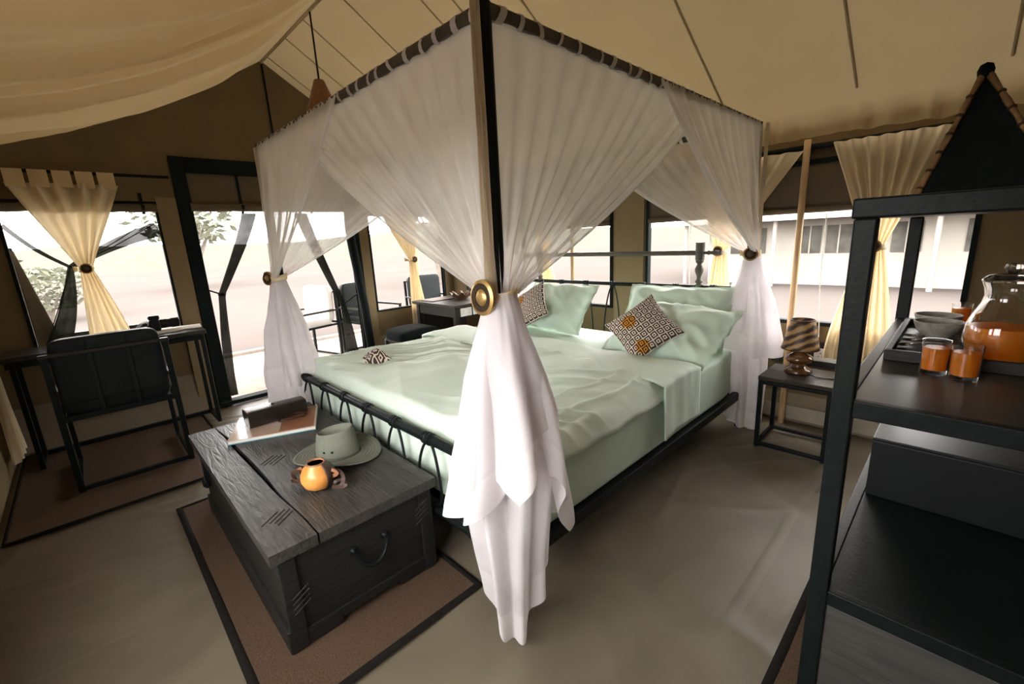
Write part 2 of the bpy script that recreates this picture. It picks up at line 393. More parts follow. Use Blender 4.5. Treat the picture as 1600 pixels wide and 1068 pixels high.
# roof liner: two cloth slopes
def fold(x, y):
    def pleat(p, seed, w=.16):
        k = math.floor(p); fr = p-k; h = max(.12, .55+.9*nz(k*3.71+seed, y*.55, seed))
        return h*smooth01(fr/(1-w)) if fr < 1-w else h*(1-smooth01((fr-1+w)/w))
    wv = 1.3*nz(x*1.1, 3.3) + .55*nz(x*1.7, y*.55, 8.1) + .28*y
    return -.068*pleat(x*5.2+wv, 2.7, .10) - .030*pleat(x*11+2.1*wv+.6, 9.4, .16) + .02*nz(x*1.5, y*.5, 6.1)
def fnL(u, v):
    x = lerp(XL-.02, XR+.05, u); y = lerp(.61, YF-.12, v)
    amp = smooth01(v*4)*smooth01((x-XL+.02)/.5+.12)
    return (x, y, roof_z(y) - .035*math.sin(PI*v)*smooth01((x-XL)/.8) + 1.7*amp*fold(x, y))
def fnR(u, v):
    x = lerp(XL-.02, XR+.05, u); y = lerp(.61, 2.36, min(1, v/.93))
    z = roof_z(y)
    if v > .93:
        t = (v-.93)/.07; y = 2.36 + .02*t; z = roof_z(2.36) - .12*t
    ruff = smooth01((v-.78)/.2)
    wv = .012*nz(x*1.6, y*.4)*smooth01(v*3) + ruff*(.005*nz(x*17, v*2)+.003*math.sin(x*38+3*nz(x*3)))
    return (x, y+ruff*(.012*math.sin(x*40+4*nz(x*4))+.008*nz(x*23)), z+wv - .02*math.sin(PI*min(1, v/.93)))
rl = MB().grid(fnL, 900, 60).build('ceiling', 'roof_liner', smooth=70); struct(rl)
rr = MB().grid(fnR, 340, 44).build('ceiling_slope', 'roof_liner', smooth=70); struct(rr)
for x in (-3.45, -3.0, -2.62, -2.1, -1.55, -1.35, -.95, -.2, .45, 1.0):
    def fn(u, v, x=x):
        q = fnR((x+(u-.5)*.014-XL+.02)/(XR+.05-XL+.02), v*.86); return (q[0], q[1], q[2]-.004-.006*math.sin(PI*u))
    MB().grid(fn, 3, 40).build('seam', 'roof_seam', rr, smooth=70)
MB().tube([(lerp(XL, XR, i/20), .61, 2.962) for i in range(21)], .012, 8).build('ridge_seam', 'roof_seam', rr, smooth=60)
# closing cloth above the eaves of head wall
MB().box(XL-.03, XR+.03, 2.388, YH+.03, 1.905, 1.915).build('eave_cloth', 'canvas_wall', wh)

# ------------------------------------------------------------------ outside
gr = MB()
def fn(u, v):
    x = lerp(-90, 60, u); y = lerp(-60, 90, v); return (x, y, -.14 + .05*nz(x*.12, y*.12))
gr.grid(fn, 60, 60); go = gr.build('ground', 'sand', smooth=60); go['kind'] = 'structure'
dk = MB().box(-5.75, XL-.05, -1.6, 3.4, -.09, -.012).build('veranda_floor', 'deck_boards', bevel=.01); struct(dk)
MB().box(-5.86, -5.75, -1.6, 3.4, -.10, .03).build('edge_board', 'deck_boards', dk, bevel=.01)
def hillfn(u, v):
    a = lerp(-.35, 1.75, u)*PI; r = lerp(58, 85, v)
    return (r*math.cos(a), r*math.sin(a), -.3 + math.sin(PI*min(1, v*1.2)*.5)*(3.4+2.2*nz(a*2.2, 4)+.5*nz(a*16)))
aw = thing('added_awning', 'added unseen canvas awning shading the veranda outside the doorway', 'awning', (-4.7, .9, 2.1))  # unseen awning added to keep sky light off the veranda
MB().hexa([(-6.0, -1.8, 2.16), (XL-.03, -1.8, 2.30), (XL-.03, 3.6, 2.30), (-6.0, 3.6, 2.16), (-6.0, -1.8, 2.175), (XL-.03, -1.8, 2.315), (XL-.03, 3.6, 2.315), (-6.0, 3.6, 2.175)]).build('shade_cloth', 'canvas_column', aw)
for y in (-1.7, 3.5): MB().tube([(-5.95, y, -.14), (-5.95, y, 2.16)], .03, 8).build('shade_pole', 'pole_wood', aw, smooth=60)
hl = MB().grid(hillfn, 160, 10).build('scrub_ridge', 'dry_grass', smooth=60); struct(hl)
def shrub(name, x, y, r, h, trunk, label, cat, seed):
    rnd = random.Random(seed); t = thing(name, label, cat, (x, y, -.12))
    st = MB()
    for k in range(4):
        a = rnd.uniform(0, 6.28); st.tube([(x, y, -.16), (x+.12*r*math.cos(a), y+.12*r*math.sin(a), trunk*.6), (x+.5*r*math.cos(a), y+.5*r*math.sin(a), trunk+.4*h)], [.04*r+.02, .03*r+.015, .012], 5)
    st.build('stem', 'bark', t, smooth=60)
    lf = MB()
    for k in range(420):
        a = rnd.uniform(0, 6.28); q = rnd.random()**.5; zz = rnd.uniform(-1, 1); rr_ = r*q*math.sqrt(max(0, 1-zz*zz*.8))
        c = Vector((x+rr_*math.cos(a), y+rr_*math.sin(a), trunk+h*(.5+.5*zz))); d = Vector((rnd.uniform(-1, 1), rnd.uniform(-1, 1), rnd.uniform(-.6, .6))).normalized(); e = d.orthogonal().normalized(); L = r*.13
        b = len(lf.v); lf.v += [tuple(c-d*L), tuple(c+e*L*.45), tuple(c+d*L), tuple(c-e*L*.45)]; lf.face([b, b+1, b+2, b+3])
    o = lf.build('foliage', 'leaves', t); o['kind'] = 'stuff'
    return t
SH = [('thorn_shrub', -17, -3.2, 1.3, 1.6, .3, 'pale green thorn shrub far beyond the left window curtain', 'shrub'),
      ('thorn_shrub', -15, -1.6, .9, 1.0, .2, 'low pale shrub seen between left curtain and door jamb', 'shrub'),
      ('savanna_tree', -24, 3.0, 2.2, 2.4, 1.9, 'thin pale savanna tree seen through the open doorway', 'tree'),
      ('thorn_shrub', -14, -6.0, 1.6, 1.7, .3, 'bushy pale shrub at the far left of the left window', 'shrub'),
      ('savanna_tree', -13, 9.0, 2.0, 2.6, 1.7, 'leafy tree seen through the small window behind the stool', 'tree'),
      ('savanna_tree', 3.9, 9.6, 1.2, 1.6, 1.5, 'slender pale tree beside the neighbouring tent', 'tree')]
for i, a in enumerate(SH): shrub(a[0], a[1], a[2], a[3], a[4], a[5], a[6], a[7], 30+i)
# neighbouring tent seen through the head window
nt_ = thing('neighbour_tent', 'pale neighbouring safari tent with dark mesh windows outside', 'tent', (-.5, 13, -.14))
MB().box(-4.2, 3.2, 12, 16, -.14, 1.45).build('tent_wall', 'far_tent', nt_)
MB().hexa([(-4.9, 11.2, 1.46), (3.9, 11.2, 1.46), (3.9, 16.8, 1.46), (-4.9, 16.8, 1.46), (-4.9, 13.9, 3.2), (3.9, 13.9, 3.2), (3.9, 14.1, 3.2), (-4.9, 14.1, 3.2)]).build('tent_roof', 'far_tent', nt_)
for (a, b) in ((-3.6, -2.75), (-2.0, -1.55), (-1.45, -.95), (-.85, -.35), (-.25, .25), (.9, 2.2)):
    wv = MB().box(a, b, 11.97, 11.995, .66, 1.30).build('mesh_window', 'far_window', nt_)
    MB().box((a+b)/2-.015, (a+b)/2+.015, 11.95, 11.968, .64, 1.32).build('mullion', 'far_tent', wv)
for x in (-4.6, -2.4, 0.5, 3.4): MB().tube([(x, 11.4, -.14), (x, 11.4, 1.46)], .05, 8).build('porch_pole', 'far_tent', nt_, smooth=60)

# ================================================================== BED
BW, BL, BH = 2.0, 2.18, 1.946
bed = thing('four_poster_bed', 'black iron four-poster bed frame with looped wire foot rail', 'bed', (-1, 1.09, 0))
CORN = {'W': (-BW, 0), 'N': (0, 0), 'E': (0, BL), 'H': (-BW, BL)}
for k, (x, y) in CORN.items():
    MB().tube([(x, y, 0), (x, y, .05), (x, y, .9), (x, y, BH)], [.024, .021, .019, .019], 12).build('post', 'iron', bed, smooth=50)
for (a, b) in (('W', 'N'), ('N', 'E'), ('E', 'H'), ('H', 'W')):
    (xa, ya), (xb, yb) = CORN[a], CORN[b]
    MB().bar((xa, ya, BH-.015), (xb, yb, BH-.015), .028, .034).build('canopy_rail', 'iron_brown', bed, bevel=.004)
for (x0, x1, y0, y1) in ((-.022, .022, .02, BL-.02), (-BW-.022, -BW+.022, .02, BL-.02)):
    MB().box(x0, x1, y0, y1, .215, .265).build('side_rail', 'iron', bed, bevel=.004)
COLX = [-1.81+.2655*i for i in range(7)]
def end_board(y, ztop, zbot, r):
    tr = MB().tube([(-BW, y, ztop), (0, y, ztop)], r, 12).build('end_rail', 'iron', bed, smooth=50)
    lr = MB().tube([(-BW, y, zbot), (0, y, zbot)], .018, 10).build('lower_rail', 'iron', bed, smooth=50)
    for x in COLX:
        MB().lathe([(r, -.024), (r+.006, -.019), (r+.003, -.008), (r+.007, 0), (r+.003, .008), (r+.006, .019), (r, .024)], (x, y, ztop), 14, axis=(1, 0, 0)).build('collar', 'iron', tr, smooth=50)
        MB().lathe([(.018, -.02), (.024, -.012), (.024, .012), (.018, .02)], (x, y, zbot), 12, axis=(1, 0, 0)).build('collar', 'iron', lr, smooth=50)
        path = []
        for i in range(29):
            t = 2*PI*i/28; zz = .5-.5*math.cos(t); wd = .075*math.sin(t)*(1.0-.25*math.cos(t))
            path.append((x+wd, y-.012*math.sin(PI*zz), lerp(ztop-r*.6, zbot+.012, zz)))
        MB().tube(path, .0062, 7).build('wire_loop', 'iron', bed, smooth=60)
end_board(0, .56, .24, .021)
end_board(BL, .95, .24, .015)
# turned wooden bar above the head rail
def turned(x, y, z0, z1, mir=1):
    H = z1-z0
    pr = [(.020, 0), (.026, .02), (.026, .05), (.017, .07), (.025, .10), (.025, .13), (.016, .17), (.016, .24), (.027, .33), (.030, .40), (.022, .47), (.015, .52), (.026, .56), (.026, .60), (.030, .61), (.030, 1.0), (.0, 1.0)]
    return MB().lathe([(r, q*H) for r, q in pr], (x, y, z0), 16)
for x in (-.318, -1.80): turned(x, BL, .955, 1.255).build('turned_post', 'olive_wood', bed, smooth=45)
MB().tube([(-1.80, BL, 1.185), (-.318, BL, 1.185)], .017, 12).build('wooden_bar', 'olive_wood', bed, smooth=50)
for sgn, x in ((1, -.29), (-1, -1.828)):
    MB().lathe([(.010, 0), (.010, .02), (.016, .03), (.010, .045), (.014, .06), (.018, .075), (.012, .09), (.018, .10), (.018, .118), (0, .118)], (x, BL, 1.185), 12, axis=(sgn, 0, 0)).build('finial', 'olive_wood', bed, smooth=50)
MB().box(-1.96, -.04, .05, 2.14, .235, .255).build('slat_base', 'iron', bed)

# mattress with fitted sheet (rounded box, slightly bulging sides)
def rbox(u, v, x0, x1, y0, y1, z0, z1, e=.18):
    a = 2*PI*u; p = PI*(v-.5)
    def sp(c): return math.copysign(abs(c)**e, c)
    ca, sa, cp, sp_ = sp(math.cos(a)), sp(math.sin(a)), sp(math.cos(p)), sp(math.sin(p))
    return Vector(((x0+x1)/2+(x1-x0)/2*ca*cp, (y0+y1)/2+(y1-y0)/2*sa*cp, (z0+z1)/2+(z1-z0)/2*sp_))
def fn(u, v):
    q = rbox(u, v, -1.99, -.005, .045, 2.13, .256, .575, .12)
    k = .006*nz(q.x*3, q.y*7, q.z*9); q += Vector((k, k, k*.4)); return q
mt = MB().grid(fn, 220, 60, closeu=True).build('mattress', 'sheet_green', smooth=80)
tag(mt, 'thick mattress in a pale mint fitted sheet on the iron bed', 'mattress')
# duvet
def wr1(x, y):
    a = nz(x*2.2+.6*y, y*1.4, 1.7)*.026
    d = (x+1.0)*.45+(y-.5)*.9
    b = (1-abs(nz(d*4.2, (x-y)*.55, 5.5))*2.2)*.018 + (1-abs(nz((x*.9-y*.35)*5.0+3, (x+y)*.5, 2.5))*2.2)*.010
    c = nz(x*7+2*y, y*5-3*x, 8.8)*.008
    return a+b+c
def wr2(x, y):      # sharp creases fanning out of the foot corner and along the right side
    r = math.hypot(x+2.3, y+.4); t = math.atan2(y+.4, x+2.3)
    k = max(0, 1-abs(nz(t*16, r*.8, 3.3))*3.2)
    m_ = smooth01((nz(x*1.1, y*1.2, 9)+.25)*2.2)
    e = max(0, 1-abs(nz((x-.02)*9+1.2*nz(y*1.7, 4), y*.9, 6.6))*3)*smooth01((x+.75)/.5)
    return .013*k*k*m_ + .012*e*e
def duv(u, v, x0=-2.025, x1=.03, y0=.035, y1=1.10, base=.588, drop=.055, foot=.24):
    # section across x with dropped rounded edges, foot end hangs inside the rail
    x = lerp(x0, x1, u); y = lerp(y0, y1, v)
    ex = max(0, 1-min(x-x0, x1-x)/.10); ey = max(0, 1-(y-y0)/.07)
    z = base + .035*math.sin(PI*min(1, max(0, u)))**.4 - drop*ex**2.2 - foot*ey**2.6
    wv = (wr1(x, y)+wr2(x, y))*(1-.6*ex)*(1-.5*ey)
    e2 = (1-abs(nz(y*3+x*.4, x*.7, 2.2))*2)*.012*ex*(1-ex)*3
    return (x + .012*nz(y*6, x)*ex, y + .010*nz(x*7, 3)*ey, z+wv+e2)
dv = MB().grid(duv, 240, 140).build('duvet', 'duvet_green', smooth=80, solid=.012)
tag(dv, 'rumpled pale mint duvet covering the foot half of the bed', 'duvet')
# turned-down sheet band across the bed, draped over both sides
def band(u, v):
    s = lerp(-.27, 2.03+.27, u); x = -2.015+s; y0 = 1.00+.02*nz(s*2.2, 1); y1 = 1.40+.10*smooth01((x+.6)/.7)*0+.035*nz(s*1.7, 7)
    y = lerp(y0, y1, v); over = max(0, x-.005, -2.01-x)
    z = .626 + .012*nz(x*2.5, y*3, 4) + .014*math.sin(PI*v)**.5
    z += (1-abs(nz((x+y*1.2)*3.2, y*1.5, 6))*2)*.008
    if over > 0:
        zz = over; sgn = 1 if x > -1 else -1; xe = .03 if sgn > 0 else -2.035
        return (xe + sgn*(.012+.010*nz(y*14, zz*3)), y+.02*nz(zz*5, 2)+.03*zz, z-.010-zz*1.05)
    ed = max(0, 1-min(.03-x, x+2.035)/.08)
    return (x, y, z-.012*ed**2)
bd = MB().grid(band, 150, 30).build('turned_down_sheet', 'duvet_green', smooth=80, solid=.010)
tag(bd, 'smooth mint sheet folded back over the duvet top edge', 'bed sheet')

# pillows ---------------------------------------------------------------
def pillow(name, w, h, t, c, X, Y, mats, label, cat, group=None, seed=1, flange=0.0, uv=False, pinch=.10, rump=.012, n=44):
    c = Vector(c); X = Vector(X).normalized(); Yv = Vector(Y); Yv = (Yv-X*Yv.dot(X)).normalized(); Z = X.cross(Yv)
    mb = MB()
    def surf(sg):
        def fn(u, v):
            a, b = 2*u-1, 2*v-1
            if flange:
                ka = min(1, abs(a)/(1-flange)); kb = min(1, abs(b)/(1-flange))
            else: ka, kb = abs(a), abs(b)
            th = max(0, (1-ka**2.6))**.55*max(0, (1-kb**2.6))**.55
            px = a*w/2*(1-pinch*(1-abs(b)**2)*abs(a)**3*0 - pinch*(1-b*b)*abs(a)**2)
            py = b*h/2*(1-pinch*(1-a*a)*abs(b)**2)
            zz = sg*t/2*th
            k = rump*(nz(a*2.2+seed, b*2.2, sg) + .6*(1-abs(nz(a*3+b*2+seed, b*1.5-a, 4))*2)*min(1, th*2))
            if flange: k += .012*nz(a*6+seed, b*6, 3)*(1-min(1, th*3))
            q = c + X*px + Yv*py + Z*(zz+k); return q
        return fn
    mb.grid(surf(1), n, n, uv=uv); mb.grid(surf(-1), n, n, uv=uv)
    # weld along the rim is visual only: both faces share the rim positions
    fl = len(mb.f)//2
    for i in range(fl, len(mb.f)): mb.f[i] = mb.f[i][::-1]
    o = mb.build(name, mats, smooth=80)
    return tag(o, label, cat, group)
def tilt(deg, az=0):       # leaning: X along width (azimuth), Y up the slope towards the headboard
    a = math.radians(deg); z = math.radians(az)
    X = (math.cos(z), math.sin(z), 0); Y = (-math.sin(z)*math.cos(a), math.cos(z)*math.cos(a), math.sin(a)); return X, Y
X, Y = tilt(54, -4); pillow('bed_pillow', .74, .45, .21, (-1.43, 1.94, .768), X, Y, 'sheet_green', 'mint flanged pillow leaning upright at the left side of the headboard', 'pillow', 'bed pillows', 3, .06, pinch=.05, rump=.024)
X, Y = tilt(58, 2); pillow('bed_pillow', .76, .46, .17, (-.41, 2.00, .770), X, Y, 'sheet_green', 'mint pillow at the back right, against the wire headboard', 'pillow', 'bed pillows', 5, .06, pinch=.04, rump=.022)
X, Y = tilt(33, -9); pillow('bed_pillow', .74, .50, .21, (-.29, 1.69, .722), X, Y, 'sheet_green', 'crumpled mint pillow lying in front, under the diamond-print cushion', 'pillow', 'bed pillows', 9, .08, pinch=.03, rump=.034)
# throw cushions
az = math.radians(-4)
def diag(deg, az, roll):
    X, Y = tilt(deg, az); X, Y = Vector(X), Vector(Y); r = math.radians(roll)
    return X*math.cos(r)+Y*math.sin(r), -X*math.sin(r)+Y*math.cos(r)
X, Y = diag(52, 14, 43); pillow('throw_cushion', .345, .345, .12, (-.345, 1.475, .775), X, Y, 'ikat', 'brown and white diamond-print cushion with mustard patches, standing on a corner', 'cushion', 'diamond-print throw cushions', 2, 0, uv=True, pinch=.10, rump=.006, n=30)
X, Y = diag(56, -8, 38); pillow('throw_cushion', .36, .36, .12, (-1.50, 1.70, .79), X, Y, 'ikat', 'diamond-print cushion half hidden behind the gathered net and brass disc', 'cushion', 'diamond-print throw cushions', 4, 0, uv=True, pinch=.10, rump=.006, n=30)
# folded patterned cloth near the foot of the bed: a tented triangular fold
c0 = Vector((-1.60, .37, .632)); mb = MB()
def fn(u, v):
    a = 2*PI*u; k = 1+.12*math.sin(3*a+.5); r = lerp(.105, .0, v**1.3)*k
    return c0 + Vector((r*math.cos(a)*1.05, r*math.sin(a)*.9, -.012+.085*v**.8+.012*math.sin(5*a)*v*(1-v)*2))
mb.grid(fn, 30, 10, closeu=True, uv=True)
fc = mb.build('patterned_bag', 'ikat_small', smooth=60)
tag(fc, 'small folded diamond-print cloth pouch lying near the bed foot', 'pouch')
for q in fc.data.loops: pass
l = fc.data.uv_layers[0]
for lp in fc.data.loops:
    v = fc.data.vertices[lp.vertex_index].co; l.data[lp.index].uv = (v.x*4.2+v.z*2, v.y*4.2)

# ================================================================== MOSQUITO NET
net = thing('mosquito_net', 'white mosquito net draped over the four-poster and tied at posts', 'mosquito net', (-1, 1.09, 0))
ZT, ZTIE = BH-.012, 1.178
def net_half(corner, d, span, outer, folds, seed, lead=.035):
    # curtain hanging from rail, from the post (u=1) to span along direction d (u=0), swept to the tie on the post
    cx, cy = CORN[corner]; P = Vector((cx, cy, 0)); D = Vector((d[0], d[1], 0)); O = Vector((outer[0], outer[1], 0))
    def fn(u, v):
        # u: 0 free edge .. 1 post
        s = span*(1-u); top = P + D*s
        bun = P + D*(.055*(1-u)-.012) + O*(.020+.016*math.sin(u*folds*2*PI*.5))
        vh = v**1.10
        q = top*(1-vh) + bun*vh; 
        z = lerp(ZT+.006*math.sin(u*folds*6*PI), ZTIE, v) - .05*(1-u)*math.sin(PI*v)*.6
        prof = .35+1.6*v*(1-v)*1.6
        wv = math.sin(2*PI*folds*u + 2.2*nz(u*5+seed, v*.6)) + .5*nz(u*folds*2.1+seed, v*.8, seed)
        q = q + O*(lead + .010*wv*prof*min(1, (1-v)*3+.25))
        q.z = z
        return q
    def mf(u, v): return 1 if u < .035 or v < .012 else 0
    return MB().grid(fn, 130, 40, mfn=mf)
HALVES = [('N', (-1, 0), 1.50, (0, -1), 12, 1, .004), ('W', (1, 0), 1.12, (0, -1), 9, 2, .022),
          ('N', (0, 1), 1.42, (1, 0), 12, 3, .004), ('E', (0, -1), 1.26, (1, 0), 10, 4, .022),
          ('W', (0, 1), 1.30, (-1, 0), 10, 5, .022), ('H', (0, -1), 1.25, (-1, 0), 10, 6, .004),
          ('E', (-1, 0), 1.22, (0, 1), 10, 7, .022), ('H', (1, 0), 1.2, (0, 1), 10, 8, .004)]
for h in HALVES: net_half(*h).build('net_curtain', ['net', 'net_hem'], net, smooth=80)
# loops of netting round the canopy rails
k = 0
for (a, b) in (('W', 'N'), ('N', 'E'), ('E', 'H'), ('H', 'W')):
    A = Vector((*CORN[a], BH-.015)); B = Vector((*CORN[b], BH-.015)); D = (B-A).normalized(); O = Vector((D.y, -D.x, 0))
    n = 24
    for i in range(n):
        t = (i+.5+random.uniform(-.25, .25))/n; c = A.lerp(B, t); wd = random.uniform(.012, .026); sk = random.uniform(-.015, .015)
        def fn(u, v):
            an = 2*PI*u; return c + D*((v-.5)*wd + sk*math.sin(an)) + O*(.021*math.cos(an)) + Vector((0, 0, .0245*math.sin(an)))
        MB().grid(fn, 10, 2, closeu=True).build('rail_loop', 'net_hem', net, smooth=80)
# flat roof of the net
def fn(u, v): return (lerp(-BW+.02, -.02, u), lerp(.02, BL-.02, v), BH+.006-.035*math.sin(PI*u)*math.sin(PI*v)+.006*nz(u*9, v*9))
MB().grid(fn, 40, 40).build('net_roof', 'net', net, smooth=80)
# folded bundle running down the near post
def vbundle(corner, ang, w):
    x, y = CORN[corner]; r = Vector((math.cos(ang), math.sin(ang), 0)); t = Vector((-r.y, r.x, 0))
    def fn(u, v):
        a = (u-.5)*2; return Vector((x, y, 0)) + t*(a*w*(.8+.35*v)) + r*(.045+.010*math.cos(a*9+v*2)) + Vector((0, 0, lerp(BH-.01, ZTIE, v)))
    return MB().grid(fn, 24, 24)
for c_, a_ in (('N', -PI/4), ('W', -3*PI/4), ('E', PI/4), ('H', 3*PI/4)):
    vbundle(c_, a_-.55, .013).build('net_bundle', 'net_bundle', net, smooth=80)
# tails below the ties
def tail(corner, ang, prof, zb, nf, seed, mats=('net_tail', 'net_hem'), r0=.035, a0=0, a1=2*PI, hem=.115, amp=.22, off=.0):
    x, y = CORN[corner]; full = abs(a1-a0-2*PI) < 1e-3
    O = Vector((math.cos(ang), math.sin(ang), 0))
    def fn(u, v):
        th = a0+(a1-a0)*u
        zbot = interp(zb, (math.degrees(th)+180) % 360 - 180) if zb else .02
        z = lerp(ZTIE+.01, zbot, v); L = (ZTIE-z)
        R = interp(prof, L)
        fo = math.sin(nf*th + 1.6*nz(seed, L*1.5)) + .6*nz(math.cos(th)*2.2+seed, math.sin(th)*2.2, L*2.0)*2
        rr = max(.018, r0*.3+R*(1+amp*fo*smooth01(L*3))) + .004*nz(th*4, L*9, seed)
        c = Vector((x, y, 0)) + O*(.02+off*smooth01(L*1.5))
        aa = ang+th
        return (c.x+rr*math.cos(aa), c.y+rr*math.sin(aa), z)
    def mf(u, v):
        th = (math.degrees(a0+(a1-a0)*u)+180) % 360-180; Lt = ZTIE-(interp(zb, th) if zb else .02)
        return 1 if v > 1-hem/Lt else 0
    return MB().grid(fn, 140, 60, closeu=full, mfn=mf)
NA = -PI/4
# angle measured from the outward diagonal; + is anticlockwise (towards +X side / image right for the near post)
tail('N', NA, [(0, .030), (.25, .075), (.55, .115), (.8, .10), (1.2, .075)], [(-180, .30), (-120, .28), (-60, .14), (-25, .015), (15, .02), (35, .10), (70, .18), (120, .26), (180, .30)], 8, 1.3).build('net_tail', ['net_tail', 'net_hem'], net, smooth=80)
tail('N', NA, [(0, .036), (.25, .10), (.55, .155), (.8, .19), (1.2, .2)], [(-180, .5), (-140, .40), (-95, .44), (-50, .50), (-10, .58), (20, .70), (60, .62), (100, .34), (140, .36), (180, .5)], 7, 4.2, amp=.20).build('net_tail', ['net_tail', 'net_hem'], net, smooth=80)
tail('N', NA, [(0, .040), (.25, .11), (.5, .15), (.8, .18)], [(-180, .5), (-60, .60), (-20, .66), (10, .60), (50, .76), (90, .80)], 6, 8.2, a0=math.radians(-55), a1=math.radians(85), amp=.18, off=.02).build('net_tail', ['net_tail', 'net_hem'], net, smooth=80)
tail('W', -3*PI/4, [(0, .03), (.3, .085), (.7, .125), (1.2, .135)], [(-180, .08), (-60, .02), (60, .02), (180, .08)], 8, 2.2).build('net_tail', ['net_tail', 'net_hem'], net, smooth=80)
tail('W', -3*PI/4, [(0, .03), (.3, .10), (.6, .14)], [(-180, .5), (-60, .42), (60, .52), (180, .5)], 7, 5.2).build('net_tail', ['net_tail', 'net_hem'], net, smooth=80)
tail('E', PI/4, [(0, .03), (.3, .085), (.6, .095), (1.2, .095)], [(-180, .06), (-90, .02), (0, .05), (60, .12), (180, .06)], 8, 6.2).build('net_tail', ['net_tail', 'net_hem'], net, smooth=80)
tail('E', PI/4, [(0, .03), (.3, .12), (.6, .17)], [(-180, .62), (-120, .55), (-60, .52), (20, .58), (90, .56), (180, .62)], 6, 3.2).build('net_tail', ['net_tail', 'net_hem'], net, smooth=80)
tail('H', 3*PI/4, [(0, .03), (.3, .085), (.6, .11), (1.2, .12)], [(-180, .06), (0, .02), (180, .06)], 8, 7.2).build('net_tail', ['net_tail', 'net_hem'], net, smooth=80)

# tie-backs with a horn / brass disc
def tieback(parent, c, face, R=.045, sx=1.0, rb=.05, strap_c=None, mats=('brass', 'horn_dark', 'brass'), band=True):
    c = Vector(c); F = Vector(face).normalized()
    if band:
        sc = Vector(strap_c) if strap_c is not None else c - F*rb*.9
        st = MB()
        def fn(u, v):
            a = 2*PI*u; return sc + Vector((rb*math.cos(a), rb*math.sin(a), (v-.5)*.034+.008*math.sin(a)))
        st.grid(fn, 24, 3, closeu=True).build('strap', 'tie_strap', parent, smooth=60, solid=.003)
        kn = MB()
        def fn2(u, v): return sc - F*rb + Vector((F.y*(.01+.06*v), -F.x*(.01+.06*v), -.012+(u-.5)*.03*(.4+v)+.015*v))
        kn.grid(fn2, 4, 5).build('strap_end', 'tie_strap', parent, smooth=60, solid=.003)
    d = MB().lathe([(0, 0), (R, 0), (R*1.02, .004), (R, .010), (R*.82, .014), (R*.80, .0105), (0, .0105)], c, 28, axis=F).build('disc', mats[0], parent, smooth=40)
    MB().lathe([(R*.79, .0107), (R*.78, .013), (R*.50, .0135), (R*.49, .0107)], c, 28, axis=F).build('dark_ring', mats[1], d, smooth=40)
    MB().lathe([(R*.48, .0107), (R*.42, .014), (R*.2, .016), (0, .0165)], c, 20, axis=F).build('boss', mats[2], d, smooth=40)
    return d
fc_ = lambda c: Vector((.9764-c[0], -.8971-c[1], .05))
tieback(net, (.006, -.068, ZTIE), (-.02, -1, .05), .052, rb=.052, strap_c=(.012, -.012, ZTIE))
tieback(net, (-2.03, -.062, ZTIE), (.42, -.9, .05), .042, rb=.05, strap_c=(-2.012, -.012, ZTIE))
tieback(net, (.022, 2.118, ZTIE), (.3, -.95, 0), .042, rb=.05, strap_c=(.012, BL+.0, ZTIE), mats=('brass', 'horn_dark', 'carved_wood'))
tieback(net, (-2.06, BL+.02, ZTIE), (-.9, .4, 0), .042, rb=.05, strap_c=(-2.012, BL, ZTIE))

# ================================================================== CHEST AND WHAT LIES ON IT
ch = thing('wooden_chest', 'dark weathered wooden chest at the foot of the bed', 'chest', (-1.04, -.325, 0))
x0, x1, y0, y1 = -1.70, -.455, -.620, -.045
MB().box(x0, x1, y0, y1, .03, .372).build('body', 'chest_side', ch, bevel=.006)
for (a, b, c, d) in ((x1-.002, x1+.014, y0-.004, y0+.05), (x1-.002, x1+.014, y1-.05, y1+.004)):
    MB().box(a, b, c, d, .0125, .370).build('corner_stile', 'chest_side', ch, bevel=.004)
MB().box(x0, x1+.012, y0-.012, y0+.02, .0125, .10).build('plinth', 'chest_side', ch, bevel=.004)
# shaped apron below the visible end: stepped bracket feet
mb = MB(); mb.box(x1, x1+.010, y0+.05, y0+.17, .0125, .075); mb.box(x1, x1+.010, y1-.17, y1-.05, .0125, .075); mb.box(x1, x1+.010, y0+.17, y1-.17, .035, .075)
mb.build('apron', 'chest_side', ch, bevel=.003)
lid = MB()
n = 26
def crack(x): return -.505 + .012*nz(x*3, 2) + .02*(x+1.1)
def board(ya, yb, mbm):
    for i in range(n):
        a, b = lerp(-1.80, -.430, i/n), lerp(-1.80, -.430, (i+1)/n)
        mbm.hexa([(a, ya(a), .372), (b, ya(b), .372), (b, yb(b), .372), (a, yb(a), .372), (a, ya(a), .412), (b, ya(b), .412), (b, yb(b), .412), (a, yb(a), .412)])
gap = lambda x: .0035 + .007*max(0, math.sin(PI*min(1, max(0, (x+1.72)/1.0))))
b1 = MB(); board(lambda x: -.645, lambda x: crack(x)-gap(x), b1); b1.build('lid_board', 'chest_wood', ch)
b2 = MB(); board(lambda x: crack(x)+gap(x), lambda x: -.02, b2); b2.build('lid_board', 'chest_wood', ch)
def grooves(cx, cy, n, L, ang, sp):
    g = MB(); d = Vector((math.cos(ang), math.sin(ang), 0)); e = Vector((-d.y, d.x, 0))
    for i in range(n):
        c = Vector((cx, cy, .4124)) + e*(i-(n-1)/2)*sp + d*random.uniform(-.012, .012)
        g.bar(c-d*L/2, c+d*L/2, .0045, .002)
    return g
grooves(-.63, -.555, 4, .085, 2.25, .018).build('carved_strokes', 'chest_groove', ch)
grooves(-1.13, -.42, 4, .09, 2.25, .020).build('carved_strokes', 'chest_groove', ch)
grooves(-1.66, -.10, 4, .09, 2.25, .020).build('carved_strokes', 'chest_groove', ch)
